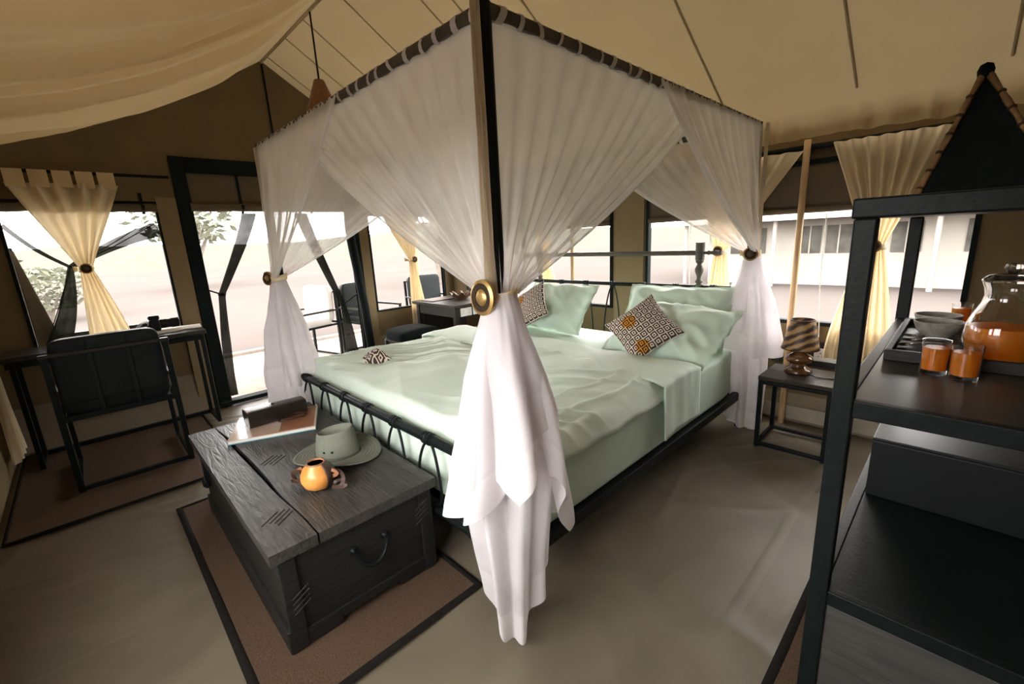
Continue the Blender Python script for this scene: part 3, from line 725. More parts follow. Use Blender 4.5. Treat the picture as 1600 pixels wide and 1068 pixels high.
for (p_, q_, zz_) in ((y0+.02, y0+.075, .215), (y1-.075, y1-.02, .30)):
    g = MB()
    for i in range(4): g.bar((x1+.0145, p_, zz_-i*.02), (x1+.0145, q_, zz_+.03-i*.02), .003, .003)
    g.build('carved_strokes', 'chest_wood', ch)
# drop handle on the end
hy, hz = -.315, .255
hd = MB(); pts = []
for i in range(17):
    t = PI*i/16; pts.append((x1+.022+.012*math.sin(t), hy-.062*math.cos(t), hz-.052*math.sin(t)**.8+.012*math.cos(2*t)))
hd.tube(pts, [.006+.003*math.sin(PI*i/16) for i in range(17)], 8); h = hd.build('handle', 'iron', ch, smooth=60)
for s in (-1, 1): MB().lathe([(.016, 0), (.016, .005), (.009, .010), (.008, .022), (0, .024)], (x1, hy+s*.062, hz+.010), 12, axis=(1, 0, 0)).build('handle_rose', 'iron', h, smooth=50)
mb = MB().box(-1.60, -1.555, y0-.018, y0-.001, .20, .345); mb.box(-1.61, -1.545, y0-.026, y0-.013, .20, .235); mb.build('hasp', 'iron', ch, bevel=.003)
MB().tube([(-1.578+.016*math.cos(a), y0-.028, .215+.016*math.sin(a)) for a in [2*PI*i/12 for i in range(12)]], .004, 6, closed=True).build('ring', 'iron', ch, smooth=60)
MB().box(-1.66, -1.50, y0-.010, y0-.0005, .30, .318).build('cleat', 'chest_groove', ch)

ZC = .4135
# glossy photo book, turned on the lid
A = Vector((-1.473, -.532, 0)); ex = Vector((.156, .37, 0)).normalized(); ey = Vector((-.32, .107, 0)); ey = (ey-ex*ey.dot(ex)).normalized()
bk = thing('picture_book', 'glossy picture book lying on the chest under the leather case', 'book', (-1.55, -.29, ZC))
def slab(P, L, Wd, za, zb): return MB().hexa([(*(P).xy, za), (*(P+ex*L).xy, za), (*(P+ex*L+ey*Wd).xy, za), (*(P+ey*Wd).xy, za), (*(P).xy, zb), (*(P+ex*L).xy, zb), (*(P+ex*L+ey*Wd).xy, zb), (*(P+ey*Wd).xy, zb)])
mat('book_cover', (.62, .44, .32), .16, c2=(.75, .66, .62), scale=5, coat=.5)
mat('book_blue', (.10, .33, .40), .4)
slab(A, .405, .335, ZC, ZC+.004).build('back_cover', 'book_blue', bk)
slab(A+ex*.003+ey*.003, .399, .329, ZC+.004, ZC+.017).build('pages', 'paper', bk)
slab(A, .405, .335, ZC+.017, ZC+.021).build('front_cover', 'book_cover', bk)
slab(A+ex*.23+ey*.01, .165, .312, ZC+.0211, ZC+.0216).build('cover_photo', 'leather_edge', bk)
ZB = ZC+.022
# leather binocular case lying on the book
P0 = Vector((-1.545, -.405, 0)); d1 = Vector((.30, .95, 0)).normalized(); d1 = (ex*.93+ey*.36).normalized(); d2 = Vector((-d1.y, d1.x, 0))
cs = thing('leather_case', 'black leather binocular case with strap lying on the picture book', 'case', (-1.6, -.29, ZB))
mb = MB()
def fn(u, v):
    t = u; a = 2*PI*v; hw = .066*(1-.18*t); hh = .043*(1-.10*t)
    c, s = math.cos(a), math.sin(a); e = .45
    q = P0 + d1*(t*.29) + d2*(.055+hw*math.copysign(abs(c)**e, c)); q.z = ZB+.045+hh*math.copysign(abs(s)**e, s); return q
mb.grid(lambda u, v: fn(v, u), 32, 14, closeu=True); k = len(mb.v)
mb.face(list(range(32))[::-1]); mb.face([k-32+i for i in range(32)]); mb.build('body', 'case_leather', cs, smooth=50)
mb = MB(); mb.grid(lambda u, v: (lambda q, c: tuple(c+(q-c)*1.05))(fn(lerp(-.02, .50, v), u), fn(lerp(-.02, .50, v), .0)*.5+fn(lerp(-.02, .50, v), .5)*.5), 32, 8, closeu=True)
mb.face(list(range(32))[::-1]); mb.build('flap', 'case_leather', cs, smooth=50)
q = P0+d1*.13; MB().lathe([(.008, 0), (.007, .006), (0, .008)], (q.x+d2.x*.05, q.y+d2.y*.05, ZB+.090), 12).build('stud', 'iron', cs, smooth=50)
MB().tube([fn(-.005, i/32) for i in range(32)], .0035, 6, closed=True).build('piping', 'leather_edge', cs, smooth=60)
st = []
for i in range(41):
    t = i/40; a = 2*PI*t*1.6; r = .055+.02*math.sin(a*.7)
    q = P0 + d1*(.19+.06*math.cos(a)*1.1+.02*t) - d2*(.035+.035*math.sin(a)); st.append((q.x, q.y, ZB+.007+.010*math.sin(PI*t*3)**2+.012*t))
def ribbon(path, w, upv=Vector((0, 0, 1)), th=.003):
    mb = MB(); P = [Vector(p) for p in path]
    for i in range(len(P)):
        t = (P[min(i+1, len(P)-1)]-P[max(i-1, 0)]).normalized(); s = t.cross(upv); s = s.normalized() if s.length > 1e-4 else Vector((1, 0, 0)); nn = s.cross(t)
        mb.v += [tuple(P[i]-s*w/2-nn*th/2), tuple(P[i]+s*w/2-nn*th/2), tuple(P[i]+s*w/2+nn*th/2), tuple(P[i]-s*w/2+nn*th/2)]
    for i in range(len(P)-1):
        for j in range(4): mb.face([i*4+j, i*4+(j+1) % 4, i*4+4+(j+1) % 4, i*4+4+j])
    mb.face([3, 2, 1, 0]); k = len(P)*4; mb.face([k-4, k-3, k-2, k-1]); return mb
ribbon(st, .012).build('strap', 'brown_leather', cs, smooth=50)
# felt hat
hc = Vector((-.93, -.205, ZC)); ht = thing('felt_hat', 'grey-green wide-brim safari hat resting on the chest lid', 'hat', hc)
ha = math.radians(38)
def hp(r, a, z, sx=1.0, sy=.86):
    lx, ly = r*sx*math.cos(a), r*sy*math.sin(a)
    return Vector((hc.x+lx*math.cos(ha)-ly*math.sin(ha), hc.y+lx*math.sin(ha)+ly*math.cos(ha), hc.z+z))
def brim(u, v):
    a = 2*PI*u; r = lerp(.098, .195, v); z = .012+.030*v*v*(.5-.5*math.cos(2*a))-.006*v + .003
    return hp(r, a, z)
MB().grid(brim, 60, 10, closeu=True).build('brim', 'felt_olive', ht, smooth=60, solid=.004)
for k in range(5):
    MB().tube([brim(i/60, .22+.16*k)+Vector((0, 0, .0022)) for i in range(60)], .0011, 5, closed=True).build('brim_stitching', 'felt_dark', ht, smooth=60)
def crown(u, v):
    a = 2*PI*u
    if v < .7:
        t = v/.7; r = lerp(.100, .082, t**1.3); z = .010+.118*t + .014*t*math.cos(a)
    else:
        t = (v-.7)/.3; r = .082*max(0, 1-t)**.7; z = .128+.014*math.cos(a)*(1-t)+.010*math.sin(min(1, t*3)*PI)*.6-.032*smooth01(t*1.6)
    pin = 1-.10*smooth01(v*1.4)*max(0, math.sin(a))**4*0
    return hp(r*pin, a, z, 1.0, .84)
MB().grid(crown, 60, 26, closeu=True).build('crown', 'felt_olive', ht, smooth=70)
MB().grid(lambda u, v: hp(.1015-.0012*v, 2*PI*u, .014+.014*v, 1, .84), 60, 2, closeu=True).build('hat_band', 'felt_dark', ht, smooth=60)
for a_ in (-1.75, -1.35):
    q = crown((a_ % (2*PI))/(2*PI), .26); nrm = (q-hc); nrm.z = 0
    MB().lathe([(.0055, 0), (.0055, .002), (.003, .003), (0, .001)], q, 12, axis=nrm).build('eyelet', 'iron', ht, smooth=50)
# gourd cup
gc = Vector((-.715, -.375, ZC)); gd = thing('gourd_cup', 'round orange gourd cup with brown leather side and looped straps', 'cup', gc)
gp = [(.0, .002), (.030, .003), (.052, .020), (.063, .045), (.062, .068), (.050, .092), (.036, .105), (.033, .112), (.030, .112), (.030, .104), (.044, .09), (.05, .06), (.03, .03), (0, .02)]
MB().lathe(gp, gc, 40).build('bowl', 'gourd', gd, smooth=60)
def lth(u, v):
    a = lerp(.22, 2.3, u); i = [(.030, .0025), (.0525, .020), (.0638, .045), (.0628, .068), (.051, .092), (.0375, .105), (.0345, .1125)]
    k = v*(len(i)-1); j = min(int(k), len(i)-2); t = k-j; r = lerp(i[j][0], i[j+1][0], t)+.0022; z = lerp(i[j][1], i[j+1][1], t)
    return gc + Vector((r*math.cos(a), r*math.sin(a), z))
MB().grid(lth, 16, 14).build('leather_wrap', 'brown_leather', gd, smooth=60, solid=.003)
MB().lathe([(.034, .108), (.036, .111), (.034, .1145), (.031, .1145), (.029, .111), (.031, .108)], gc, 32).build('rim', 'leather_edge', gd, smooth=60)
for a_, lab in ((.65, 1), (3.75, -1)):
    o = Vector((math.cos(a_), math.sin(a_), 0)); t = Vector((-o.y, o.x, 0)); b0 = gc+o*.060+Vector((0, 0, .071))
    path = [b0+o*(.004+.045*math.sin(PI*i/16))+t*(.012*math.cos(PI*i/16))+Vector((0, 0, -.055*(i/16)+.012*math.sin(PI*i/8))) for i in range(17)]
    ribbon(path, .016, upv=t).build('strap_loop', 'brown_leather', gd, smooth=50)
    path = [b0+o*(.02+.026*math.cos(2*PI*i/14)+.012)+Vector((0, 0, -.048+.011*math.sin(2*PI*i/14)))+t*.01*math.sin(2*PI*i/14) for i in range(15)]
    ribbon(path, .012, upv=t).build('strap_loop', 'brown_leather', gd, smooth=50)
    path = [b0+o*(.004+.022*math.sin(PI*i/10))+Vector((0, 0, .012-.028*i/10)) for i in range(11)]
    ribbon(path, .014, upv=t, th=.004).build('strap_tab', 'leather_edge', gd, smooth=50)

# ================================================================== RUGS
def rug(name, x0, x1, y0, y1, label, bw=.035, seed=0):
    t = thing(name, label, 'rug', ((x0+x1)/2, (y0+y1)/2, .001), 'brown rugs')
    MB().grid(lambda u, v: (lerp(x0+bw*.8, x1-bw*.8, u), lerp(y0+bw*.8, y1-bw*.8, v), .0075+.0015*nz(u*6+seed, v*6)), 30, 20).build('pile', 'rug_pile', t, smooth=60)
    def ring(u, v):
        k = u*4; i = int(k) % 4; f_ = k-int(k); C4 = [(x0, y0), (x1, y0), (x1, y1), (x0, y1)]; D4 = [(1, 1), (-1, 1), (-1, -1), (1, -1)]
        a, b = C4[i], C4[(i+1) % 4]; da, db = D4[i], D4[(i+1) % 4]; w = v*bw
        return (lerp(a[0]+da[0]*w, b[0]+db[0]*w, f_), lerp(a[1]+da[1]*w, b[1]+db[1]*w, f_), .002+.009*math.sin(PI*v)+.001)
    MB().grid(ring, 80, 6, closeu=True).build('border', 'rug_border', t, smooth=60)
    return t
rug('woven_rug', -1.86, -.21, -.765, .02, 'brown rug with black border under the wooden chest', .034, 1)
rug('woven_rug', -3.52, -2.13, -1.42, -.36, 'brown rug with thin dark edge under the desk chair', .022, 2)
rug('woven_rug', .705, 1.40, -.6, .90, 'brown rug with black border under the tall rack', .034, 3)

# ================================================================== DESK, CHAIR AND OUTSIDE CHAIRS
dkx0, dkx1, dky0, dky1, dkz = -3.465, -3.10, -1.355, -.27, .775
ds = thing('writing_desk', 'long dark wooden desk on slim iron legs under the left window', 'desk', (-3.35, -.85, 0))
for k in range(3):
    a, b = lerp(dkx0, dkx1, k/3), lerp(dkx0, dkx1, (k+1)/3)
    MB().box(a+.001, b-.001, dky0, dky1, dkz-.032, dkz).build('top_plank', 'dark_wood', ds, bevel=.003)
MB().box(dkx0+.02, dkx1-.02, dky0+.02, dky1-.02, dkz-.075, dkz-.034).build('apron', 'iron', ds, bevel=.003)
for y in (dky0+.05, dky1-.03):
    for x in (dkx0+.03, dkx1-.03): MB().bar((x, y, .0125), (x, y, dkz-.034), .026).build('leg', 'iron', ds, bevel=.003)
    MB().bar((dkx0+.03, y, .026), (dkx1-.03, y, .026), .026).build('foot_bar', 'iron', ds, bevel=.003)
MB().bar((dkx0+.03, dky0+.05, .026), (dkx0+.03, dky1-.03, .026), .026).build('stretcher', 'iron', ds, bevel=.003)

def make_chair(label, group):
    # origin at floor centre; back towards +X, sitter faces -X
    t = thing('desk_chair', label, 'chair', (0, 0, 0), group); WL[t.name] = Vector((0, 0, 0))
    hw, xb, xf, lean = .268, .265, -.285, 0.012
    for s in (-1, 1):
        MB().bar((xb, s*hw, 0), (xb+lean, s*hw, .823), .030).build('rear_leg', 'iron', t, bevel=.003)
        MB().bar((xf, s*hw, 0), (xf, s*hw, .60), .026).build('front_leg', 'iron', t, bevel=.003)
        MB().bar((xf-.013, s*hw, .60), (xb+lean*.7, s*hw, .60), .034, .024).build('armrest', 'dark_wood_x', t, bevel=.004)
        MB().bar((xf, s*hw, .018), (xb, s*hw, .018), .024).build('side_runner', 'iron', t, bevel=.003)
        MB().bar((xf, s*hw, .42), (xb, s*hw, .42), .024).build('side_rail', 'iron', t, bevel=.003)
    MB().bar((xb, -hw, .018), (xb, hw, .018), .026).build('rear_runner', 'iron', t, bevel=.003)
    MB().bar((xb, -hw, .448), (xb, hw, .448), .030).build('rear_rail', 'iron', t, bevel=.003)
    MB().bar((xf, -hw, .42), (xf, hw, .42), .024).build('front_rail', 'iron', t, bevel=.003)
    MB().bar((xb+lean, -hw-.02, .823), (xb+lean, hw+.02, .823), .034, .022).build('top_rail', 'dark_wood', t, bevel=.004)
    for y in (-.085, .085): MB().bar((xb, y, .448), (xb+lean, y, .815), .022, .010, upv=(1, 0, 0)).build('back_strap', 'black_leather', t, bevel=.002)
    def cush(x0, x1, y0, y1, z0, z1, e=.3):
        def fn(u, v):
            q = rbox(u, v, x0, x1, y0, y1, z0, z1, e); return q
        return MB().grid(fn, 48, 24, closeu=True)
    cush(xf+.01, xb-.03, -hw+.02, hw-.02, .415, .52).build('seat_cushion', 'black_leather', t, smooth=70)
    def bk(u, v):
        q = rbox(u, v, -.055, .035, -hw+.018, hw-.018, .455, .905, .22)
        q.x += xb-.055+(q.z-.45)*.05; return q
    MB().grid(bk, 48, 30, closeu=True).build('back_cushion', 'black_leather', t, smooth=70)
    for y in (-.09, .09):
        MB().tube([(xb-.012+(z-.45)*.05, y, z) for z in (.47, .6, .75, .885)], .004, 6).build('welt', 'black_leather', t, smooth=60)
    MB().tube([(xb-.012+.005, -hw+.03, .53), (xb-.012+.005, hw-.03, .53)], .004, 6).build('welt', 'black_leather', t, smooth=60)
    return t
c0_ = make_chair('black leather desk chair on a square iron frame, back to the room', 'square iron-framed armchairs')
c0_.location = (-2.775, -.855, .0125)
dup(c0_, (-4.42, 1.74, -.012), PI+.15, 'dark armchair on the veranda, left of the tied cream curtain behind the stool', 'square iron-framed armchairs')
dup(c0_, (-4.45, 2.72, -.012), PI-.15, 'dark armchair on the veranda, right of the curtain behind the stool', 'square iron-framed armchairs')
wc = dup(c0_, (-4.72, 1.02, -.012), PI/2+.25, 'armchair with pale cushions on the veranda, seen through the doorway', 'square iron-framed armchairs')
for c in COL.objects:
    if c.parent == wc and 'cushion' in c.name or c.parent == wc and 'welt' in c.name:
        c.data = c.data.copy(); c.data.materials[0] = MATS['white_cushion']

# camera and papers on the desk
pp = thing('paper_stack', 'few white papers lying under the camera on the desk', 'papers', (-3.42, -.46, dkz))
for k, (a, x, y) in enumerate(((.25, -3.345, -.47), (.05, -3.335, -.43), (-.12, -3.345, -.41))):
    c, s = math.cos(a), math.sin(a); P = [(-.105, -.148), (.105, -.148), (.105, .148), (-.105, .148)]; z = dkz+.0006+k*.0035
    Q = [(x+px*c-py*s, y+px*s+py*c) for px, py in P]
    MB().hexa([(*q, z) for q in Q]+[(*q, z+.003) for q in Q]).build('sheet', 'paper', pp)
kz = dkz+.0112; kc = Vector((-3.39, -.53, kz))
km = thing('camera_body', 'black photo camera with long lens and strap on the desk papers', 'camera', kc)
MB().box(kc.x-.065, kc.x+.065, kc.y-.055, kc.y+.015, kz, kz+.085).build('body', 'black_plastic', km, bevel=.012)
MB().box(kc.x-.03, kc.x+.03, kc.y-.05, kc.y+.02, kz+.08, kz+.115).build('viewfinder_hump', 'black_plastic', km, bevel=.010)
MB().lathe([(.032, 0), (.036, .01), (.036, .05), (.034, .052), (.034, .07), (.038, .075), (.038, .125), (.033, .125), (.030, .11), (0, .11)], (kc.x, kc.y+.012, kz+.043), 24, axis=(0, 1, 0)).build('lens', 'black_plastic', km, smooth=40)
MB().lathe([(.0145, 0), (.0145, .012), (0, .013)], (kc.x-.045, kc.y-.02, kz+.082), 14).build('dial', 'black_plastic', km, smooth=40)
ribbon([(kc.x-.06, kc.y-.05, kz+.07), (kc.x-.02, kc.y-.10, kz+.055), (kc.x+.04, kc.y-.14, kz+.012), (kc.x+.06, kc.y-.18, kz-.004), (kc.x+.03, kc.y-.23, kz-.004), (kc.x-.02, kc.y-.20, kz-.002), (kc.x+.05, kc.y-.08, kz+.012), (kc.x+.066, kc.y-.04, kz+.07)], .034, th=.004).build('strap', 'black_plastic', km, smooth=60)

# ================================================================== CURTAINS, BLINDS, MESH
def drape(O, Sd, Nd, top, tie, bot, folds, seed, amp=.022, nu=90, nv=50, bow=1.0, flare=1.5):
    """top=(s0,s1,z) tie=(s,z,w) bot=(s0,s1,z) in the plane O + s*Sd"""
    O = Vector(O); Sd = Vector(Sd); Nd = Vector(Nd)
    vt = (top[2]-tie[1])/(top[2]-bot[2])
    def fn(u, v):
        if v < vt:
            t = v/vt; e = t**bow; a = lerp(top[0], tie[0]-tie[2]/2, e); b = lerp(top[1], tie[0]+tie[2]/2, e); z = lerp(top[2], tie[1], t); A = lerp(1, .55, t)
        else:
            t = (v-vt)/(1-vt); e = 1-(1-t)**flare; a = lerp(tie[0]-tie[2]/2, bot[0], e); b = lerp(tie[0]+tie[2]/2, bot[1], e); z = lerp(tie[1], bot[2], t); A = lerp(.55, 1, t)
        w = math.sin(2*PI*folds*u + 1.5*nz(u*4+seed, v*1.3)) + .8*nz(u*folds*1.3+seed, v*1.4, 5)
        p = O + Sd*(lerp(a, b, u)+.006*nz(u*6, v*5, seed)) + Nd*(amp*A*w); p.z = z + .004*w*(1 if v > .98 else 0)
        return p
    return MB().grid(fn, nu, nv)
def curtain(label, O, Sd, Nd, top, tie, bot, seed, tabs=0, folds=6, disc=.036, group='cream tied curtains', bow=1.0, fdir=None):
    O = Vector(O); Sd = Vector(Sd); Nd = Vector(Nd)
    c = O+Sd*tie[0]; t = thing('window_curtain', label, 'curtain', (c.x, c.y, bot[2]), group)
    drape(O, Sd, Nd, top, tie, bot, folds, seed, bow=bow).build('cloth', 'curtain_cotton', t, smooth=80)
    for k in range(tabs):
        s0 = lerp(top[0], top[1], (k+.06)/tabs); s1 = lerp(top[0], top[1], (k+.88)/tabs)
        A = O+Sd*s0+Nd*.012; B = O+Sd*s1+Nd*.012; d = Nd*.006
        q = [A-d, B-d, B+d, A+d]
        MB().hexa([(p.x, p.y, top[2]-.03) for p in q]+[(p.x, p.y, top[2]+.085) for p in q]).build('tab', 'curtain_header', t, bevel=.002)
    p = c + Nd*(.048); face = Vector(fdir) if fdir else Nd
    tieback(t, (p.x, p.y, tie[1]), face, disc, rb=tie[2]*.62, strap_c=(c.x, c.y, tie[1]), mats=('brass', 'horn_dark', 'carved_wood'))
    return t
LX = XL+.088
curtain('cream curtain with tab header tied in the middle over the desk window', (LX, 0, 0), (0, 1, 0), (1, 0, 0), (-1.13, -.555, 1.87), (-.845, 1.285, .07), (-.95, -.60, .20), 2, tabs=5, folds=5)
MB().tube([(LX, YF+.02, 1.945), (LX, -.24, 1.945)], .011, 8).build('curtain_rod', 'black_webbing', smooth=60)
tag(bpy.data.objects['curtain_rod'], 'thin black curtain rod above the desk window', 'curtain rod')
curtain('narrow cream curtain tied with a dark disc behind the black stool', (LX, 0, 0), (0, 1, 0), (1, 0, 0), (1.52, 2.02, 1.72), (1.885, 1.17, .075), (1.80, 2.06, .06), 4, folds=5, bow=1.0)
HY = YH-.085
curtain('cream curtain tied in the head window behind the far right bedpost', (0, HY, 0), (1, 0, 0), (0, -1, 0), (-.48, .19, 1.78), (-.27, 1.185, .08), (-.40, -.15, .40), 5, folds=6)
curtain('cream curtain tied with a disc behind the tall rack', (0, HY, 0), (1, 0, 0), (0, -1, 0), (.335, .86, 1.80), (.592, 1.20, .08), (.40, .735, .50), 7, folds=7)
curtain('pale cream curtain gathered behind the left bed pillow', (0, HY, 0), (1, 0, 0), (0, -1, 0), (-2.25, -1.75, 1.80), (-1.95, 1.18, .08), (-2.05, -1.72, .45), 8, folds=6)
# near-left curtain whose hem shows at the picture edge
curtain('cream curtain hem hanging at the far left beside the desk', (-3.08, YF+.050, 0), (1, 0, 0), (0, 1, 0), (-.35, .35, 1.85), (-.12, 1.1, .07), (-.34, .0, .10), 9, folds=6)

# insect mesh gathered in the door and the desk window
def mesh_swag(name, label, O, Sd, Nd, top, tie, bot, seed, cord=None, folds=4, amp=.012, mats='dark_mesh', nu=40):
    O = Vector(O); Sd = Vector(Sd); c = O+Sd*tie[0]
    t = thing(name, label, 'mesh screen', (c.x, c.y, bot[2]))
    drape(O, Sd, Nd, top, tie, bot, folds, seed, amp=amp, nu=nu, nv=36, bow=1.15).build('mesh', mats, t, smooth=80)
    if cord:
        a = O+Sd*tie[0]; a.z = tie[1]; MB().tube([a, Vector(cord)], .007, 6).build('tie_cord', 'black_webbing', t, smooth=60)
        MB().lathe([(tie[2]*.5, -.014), (tie[2]*.56, 0), (tie[2]*.5, .014)], a, 12).build('knot', 'black_webbing', t, smooth=60)
    return t
mesh_swag('door_mesh', 'dark insect mesh tied back at the left door jamb', (XL-.02, 0, 0), (0, 1, 0), (1, 0, 0), (.25, .37, 1.685), (-.02, .99, .055), (-.125, -.045, .06), 1, cord=(XL+.0, -.15, 1.055))
mesh_swag('door_mesh', 'dark insect mesh tied back at the right door jamb', (XL-.02, 0, 0), (0, 1, 0), (1, 0, 0), (.70, .82, 1.685), (1.055, .75, .055), (1.02, 1.17, .06), 2, cord=(XL+.0, 1.24, .86))
# crossed mesh panel behind the desk window curtain: four gathered arms meeting at a knot
wm = thing('window_mesh', 'grey insect mesh knotted in the middle of the desk window', 'mesh screen', (XL-.02, -.92, .75))
kn = Vector((XL-.02, -.925, 1.30))
for (y, z, w0, w1) in ((-1.2, 1.60, .03, .02), (-.365, 1.56, .11, .03), (-1.09, .75, .13, .03)):
    e = Vector((XL-.02, y, z)); d = (e-kn); nrm = Vector((0, -d.z, d.y)).normalized()
    def fn(u, v):
        q = kn + d*v + nrm*((u-.5)*lerp(w1, w0, v**.8)) + Vector((.008*math.sin(u*14), 0, 0)) + nrm*(.02*math.sin(PI*v)); return q
    MB().grid(fn, 16, 16).build('mesh_arm', 'dark_mesh', wm, smooth=80)
for (y, z) in ((-.365, 1.66), (-.365, 1.61), (-1.145, .75), (-1.16, .75)):
    MB().tube([kn, kn.lerp(Vector((XL-.02, y, z)), .5)+Vector((0, 0, -.012)), (XL-.02, y, z)], .0035, 5).build('mesh_edge', 'dark_mesh', wm, smooth=60)
# horizontal bar outside the desk window and a leaning canvas flap at its left edge
sb = MB().bar((XL-.10, -1.30, .80), (XL-.10, -.30, .80), .03).build('window_bar', 'dark_wood', bevel=.004); tag(sb, 'dark horizontal bar outside the lower desk window', 'bar')
def fn(u, v): return (XL-.045-.02*u, lerp(-1.2, lerp(-1.07, -1.19, 1-v), u), lerp(1.45, .75, v))
o = MB().grid(fn, 6, 14).build('window_flap', 'blind_canvas', smooth=60, solid=.004); tag(o, 'grey canvas flap folded along the left side of the desk window', 'canvas flap')
# rolled canvas blinds
def rolled(name, label, A, B, drop, r, nd, ties, seed, mats='blind_canvas', hang=.03):
    A = Vector(A); B = Vector(B); nd = Vector(nd); D = (B-A)
    t = thing(name, label, 'blind', ((A.x+B.x)/2, (A.y+B.y)/2, A.z-drop), 'rolled canvas blinds')
    def fn(u, v):
        p = A + D*u + nd*(.006*nz(u*8+seed, v*3)); p.z = lerp(A.z, A.z-drop+r, v)+0; return p
    MB().grid(fn, 40, 8).build('cloth', mats, t, smooth=70, solid=.004)
    def fr(u, v):
        a = 2*PI*u; rr = r*(1+.18*nz(v*10+seed, math.cos(a), math.sin(a))); p = A + D*v + nd*(r*.6+rr*math.cos(a)); p.z = A.z-drop+r+rr*math.sin(a)+hang*.3*nz(v*7+seed); return p
    MB().grid(fr, 14, 50, closeu=True).build('roll', mats, t, smooth=70)
    for k in ties:
        p = A + D*k; q = Vector((p.x, p.y, 0)); s = D.normalized()*.012
        pth = [(p.x+nd.x*.012, p.y+nd.y*.012, A.z), (p.x+nd.x*.012, p.y+nd.y*.012, A.z-drop+2.3*r), (p.x+nd.x*(2*r+.004), p.y+nd.y*(2*r+.004), A.z-drop+r), (p.x+nd.x*.01, p.y+nd.y*.01, A.z-drop-.014)]
        ribbon(pth, .022, upv=nd, th=.003).build('tie_strap', 'black_webbing', t, smooth=60)
    return t
rolled('rolled_blind', 'brown canvas flap rolled up at the top of the doorway', (XL-.012, -.125, 2.03), (XL-.012, 1.235, 2.03), .335, .035, (1, 0, 0), (.28, .72), 1)
rolled('rolled_blind', 'short canvas roll at the top of the desk window', (XL-.004, -1.21, 1.83), (XL-.004, -.35, 1.83), .145, .032, (1, 0, 0), (.9,), 2)
rolled('rolled_blind', 'canvas roll above the small window behind the stool', (XL-.004, 1.43, 1.83), (XL-.004, 2.37, 1.83), .18, .030, (1, 0, 0), (.5,), 3)
rolled('rolled_blind', 'brown blind half lowered over the long right head window', (-.875, YH-.004, 1.80), (.975, YH-.004, 1.80), .39, .018, (0, -1, 0), (), 4, hang=0)
rolled('rolled_blind', 'brown blind half lowered over the left head window', (-3.275, YH-.004, 1.80), (-1.245, YH-.004, 1.80), .39, .018, (0, -1, 0), (), 5, hang=0)
# blind pull cords
for i, (x, lab) in enumerate(((.33, 'thin white pull cord hanging inside the right head window'), (-.52, 'thin pull cord hanging between column and bar in the head window'))):
    o = MB().tube([(x, YH-.03, 1.40), (x+.004, YH-.03, 1.0), (x+.03, YH-.03, .62)], .003, 5).build('pull_cord', 'white_plastic', smooth=60); tag(o, lab, 'cord', 'blind pull cords')
# upright poles inside the head wall
for (x, lab) in ((.20, 'slim wooden tent pole standing in the right head window'), (-1.62, 'slim wooden tent pole in the head window left of the column')):
    o = MB().tube([(x, YH-.064, -.01), (x, YH-.064, .9), (x, YH-.064, 1.84)], .019, 10).build('tent_pole', 'pole_wood', smooth=60); tag(o, lab, 'pole', 'slim tent poles')
o = MB().tube([(-.95, YH-.035, 1.80), (.97, YH-.035, 1.80)], .016, 10).build('blind_bar', 'black_webbing', smooth=60); tag(o, 'dark bar running above the right head window blind', 'bar')

# ================================================================== BEHIND THE BED
stl = thing('upholstered_stool', 'black upholstered stool with saddle seat beyond the bed', 'stool', (-2.82, 1.38, 0))
def fn(u, v):
    q = rbox(u, v, -3.00, -2.64, 1.15, 1.61, .44, .535, .35); e = (q.y-1.38)/.25
    q.z += .012-.03*e*e + (0 if q.z > .45 else 0); return q
MB().grid(fn, 48, 24, closeu=True).build('seat', 'black_fabric', stl, smooth=70)
MB().box(-2.99, -2.65, 1.165, 1.595, .415, .45).build('apron', 'black_leather', stl, bevel=.006)
for x in (-2.985, -2.655):
    for y in (1.175, 1.585): MB().bar((x, y, 0), (x, y, .43), .034).build('leg', 'dark_wood', stl, bevel=.004)
sd = thing('side_desk', 'dark wooden side desk with double sockets, in the far corner', 'table', (-2.95, 2.06, 0))
for k in range(3):
    a, b = lerp(1.72, 2.42, k/3), lerp(1.72, 2.42, (k+1)/3)
    MB().box(-3.34, -2.555, a+.001, b-.001, .69, .72).build('top_plank', 'dark_wood_x', sd, bevel=.003)
MB().box(-3.30, -2.585, 1.76, 2.40, .585, .688).build('apron', 'dark_wood', sd, bevel=.003)
for x in (-3.28, -2.605):
    for y in (1.775, 2.385): MB().bar((x, y, 0), (x, y, .688), .05).build('leg', 'dark_wood', sd, bevel=.004)
MB().box(-3.26, -3.24, 1.80, 2.36, .08, .585).build('back_panel', 'dark_wood', sd)
def socket(parent, c, ud, nd, w=.146, h=.086, n=2):
    c = Vector(c); ud = Vector(ud); nd = Vector(nd); 
    def blk(mb, s, z, sw, sh, d0, d1):
        q = c+ud*s; A = q-ud*sw/2; B = q+ud*sw/2
        P = [A+nd*d0, B+nd*d0, B+nd*d1, A+nd*d1]
        mb.hexa([(p.x, p.y, c.z+z-sh/2) for p in P]+[(p.x, p.y, c.z+z+sh/2) for p in P]); return mb
    pl = blk(MB(), 0, 0, w, h, 0, .009).build('socket_plate', 'white_plastic', parent, bevel=.003)
    for k in range(n):
        s = (k-(n-1)/2)*w/2
        for (ds_, dz) in ((0, .012), (-.011, -.010), (.011, -.010)): blk(MB(), s+ds_, dz, .006 if ds_ == 0 else .007, .008 if ds_ == 0 else .005, .0085, .0096).build('pin_hole', 'socket_hole', pl)
        blk(MB(), s+.014, .030, .009, .013, .009, .011).build('switch', 'white_plastic', pl, bevel=.001)
socket(sd, (-2.5848, 1.885, .635), (0, 1, 0), (1, 0, 0)); socket(sd, (-2.5848, 2.05, .635), (0, 1, 0), (1, 0, 0))
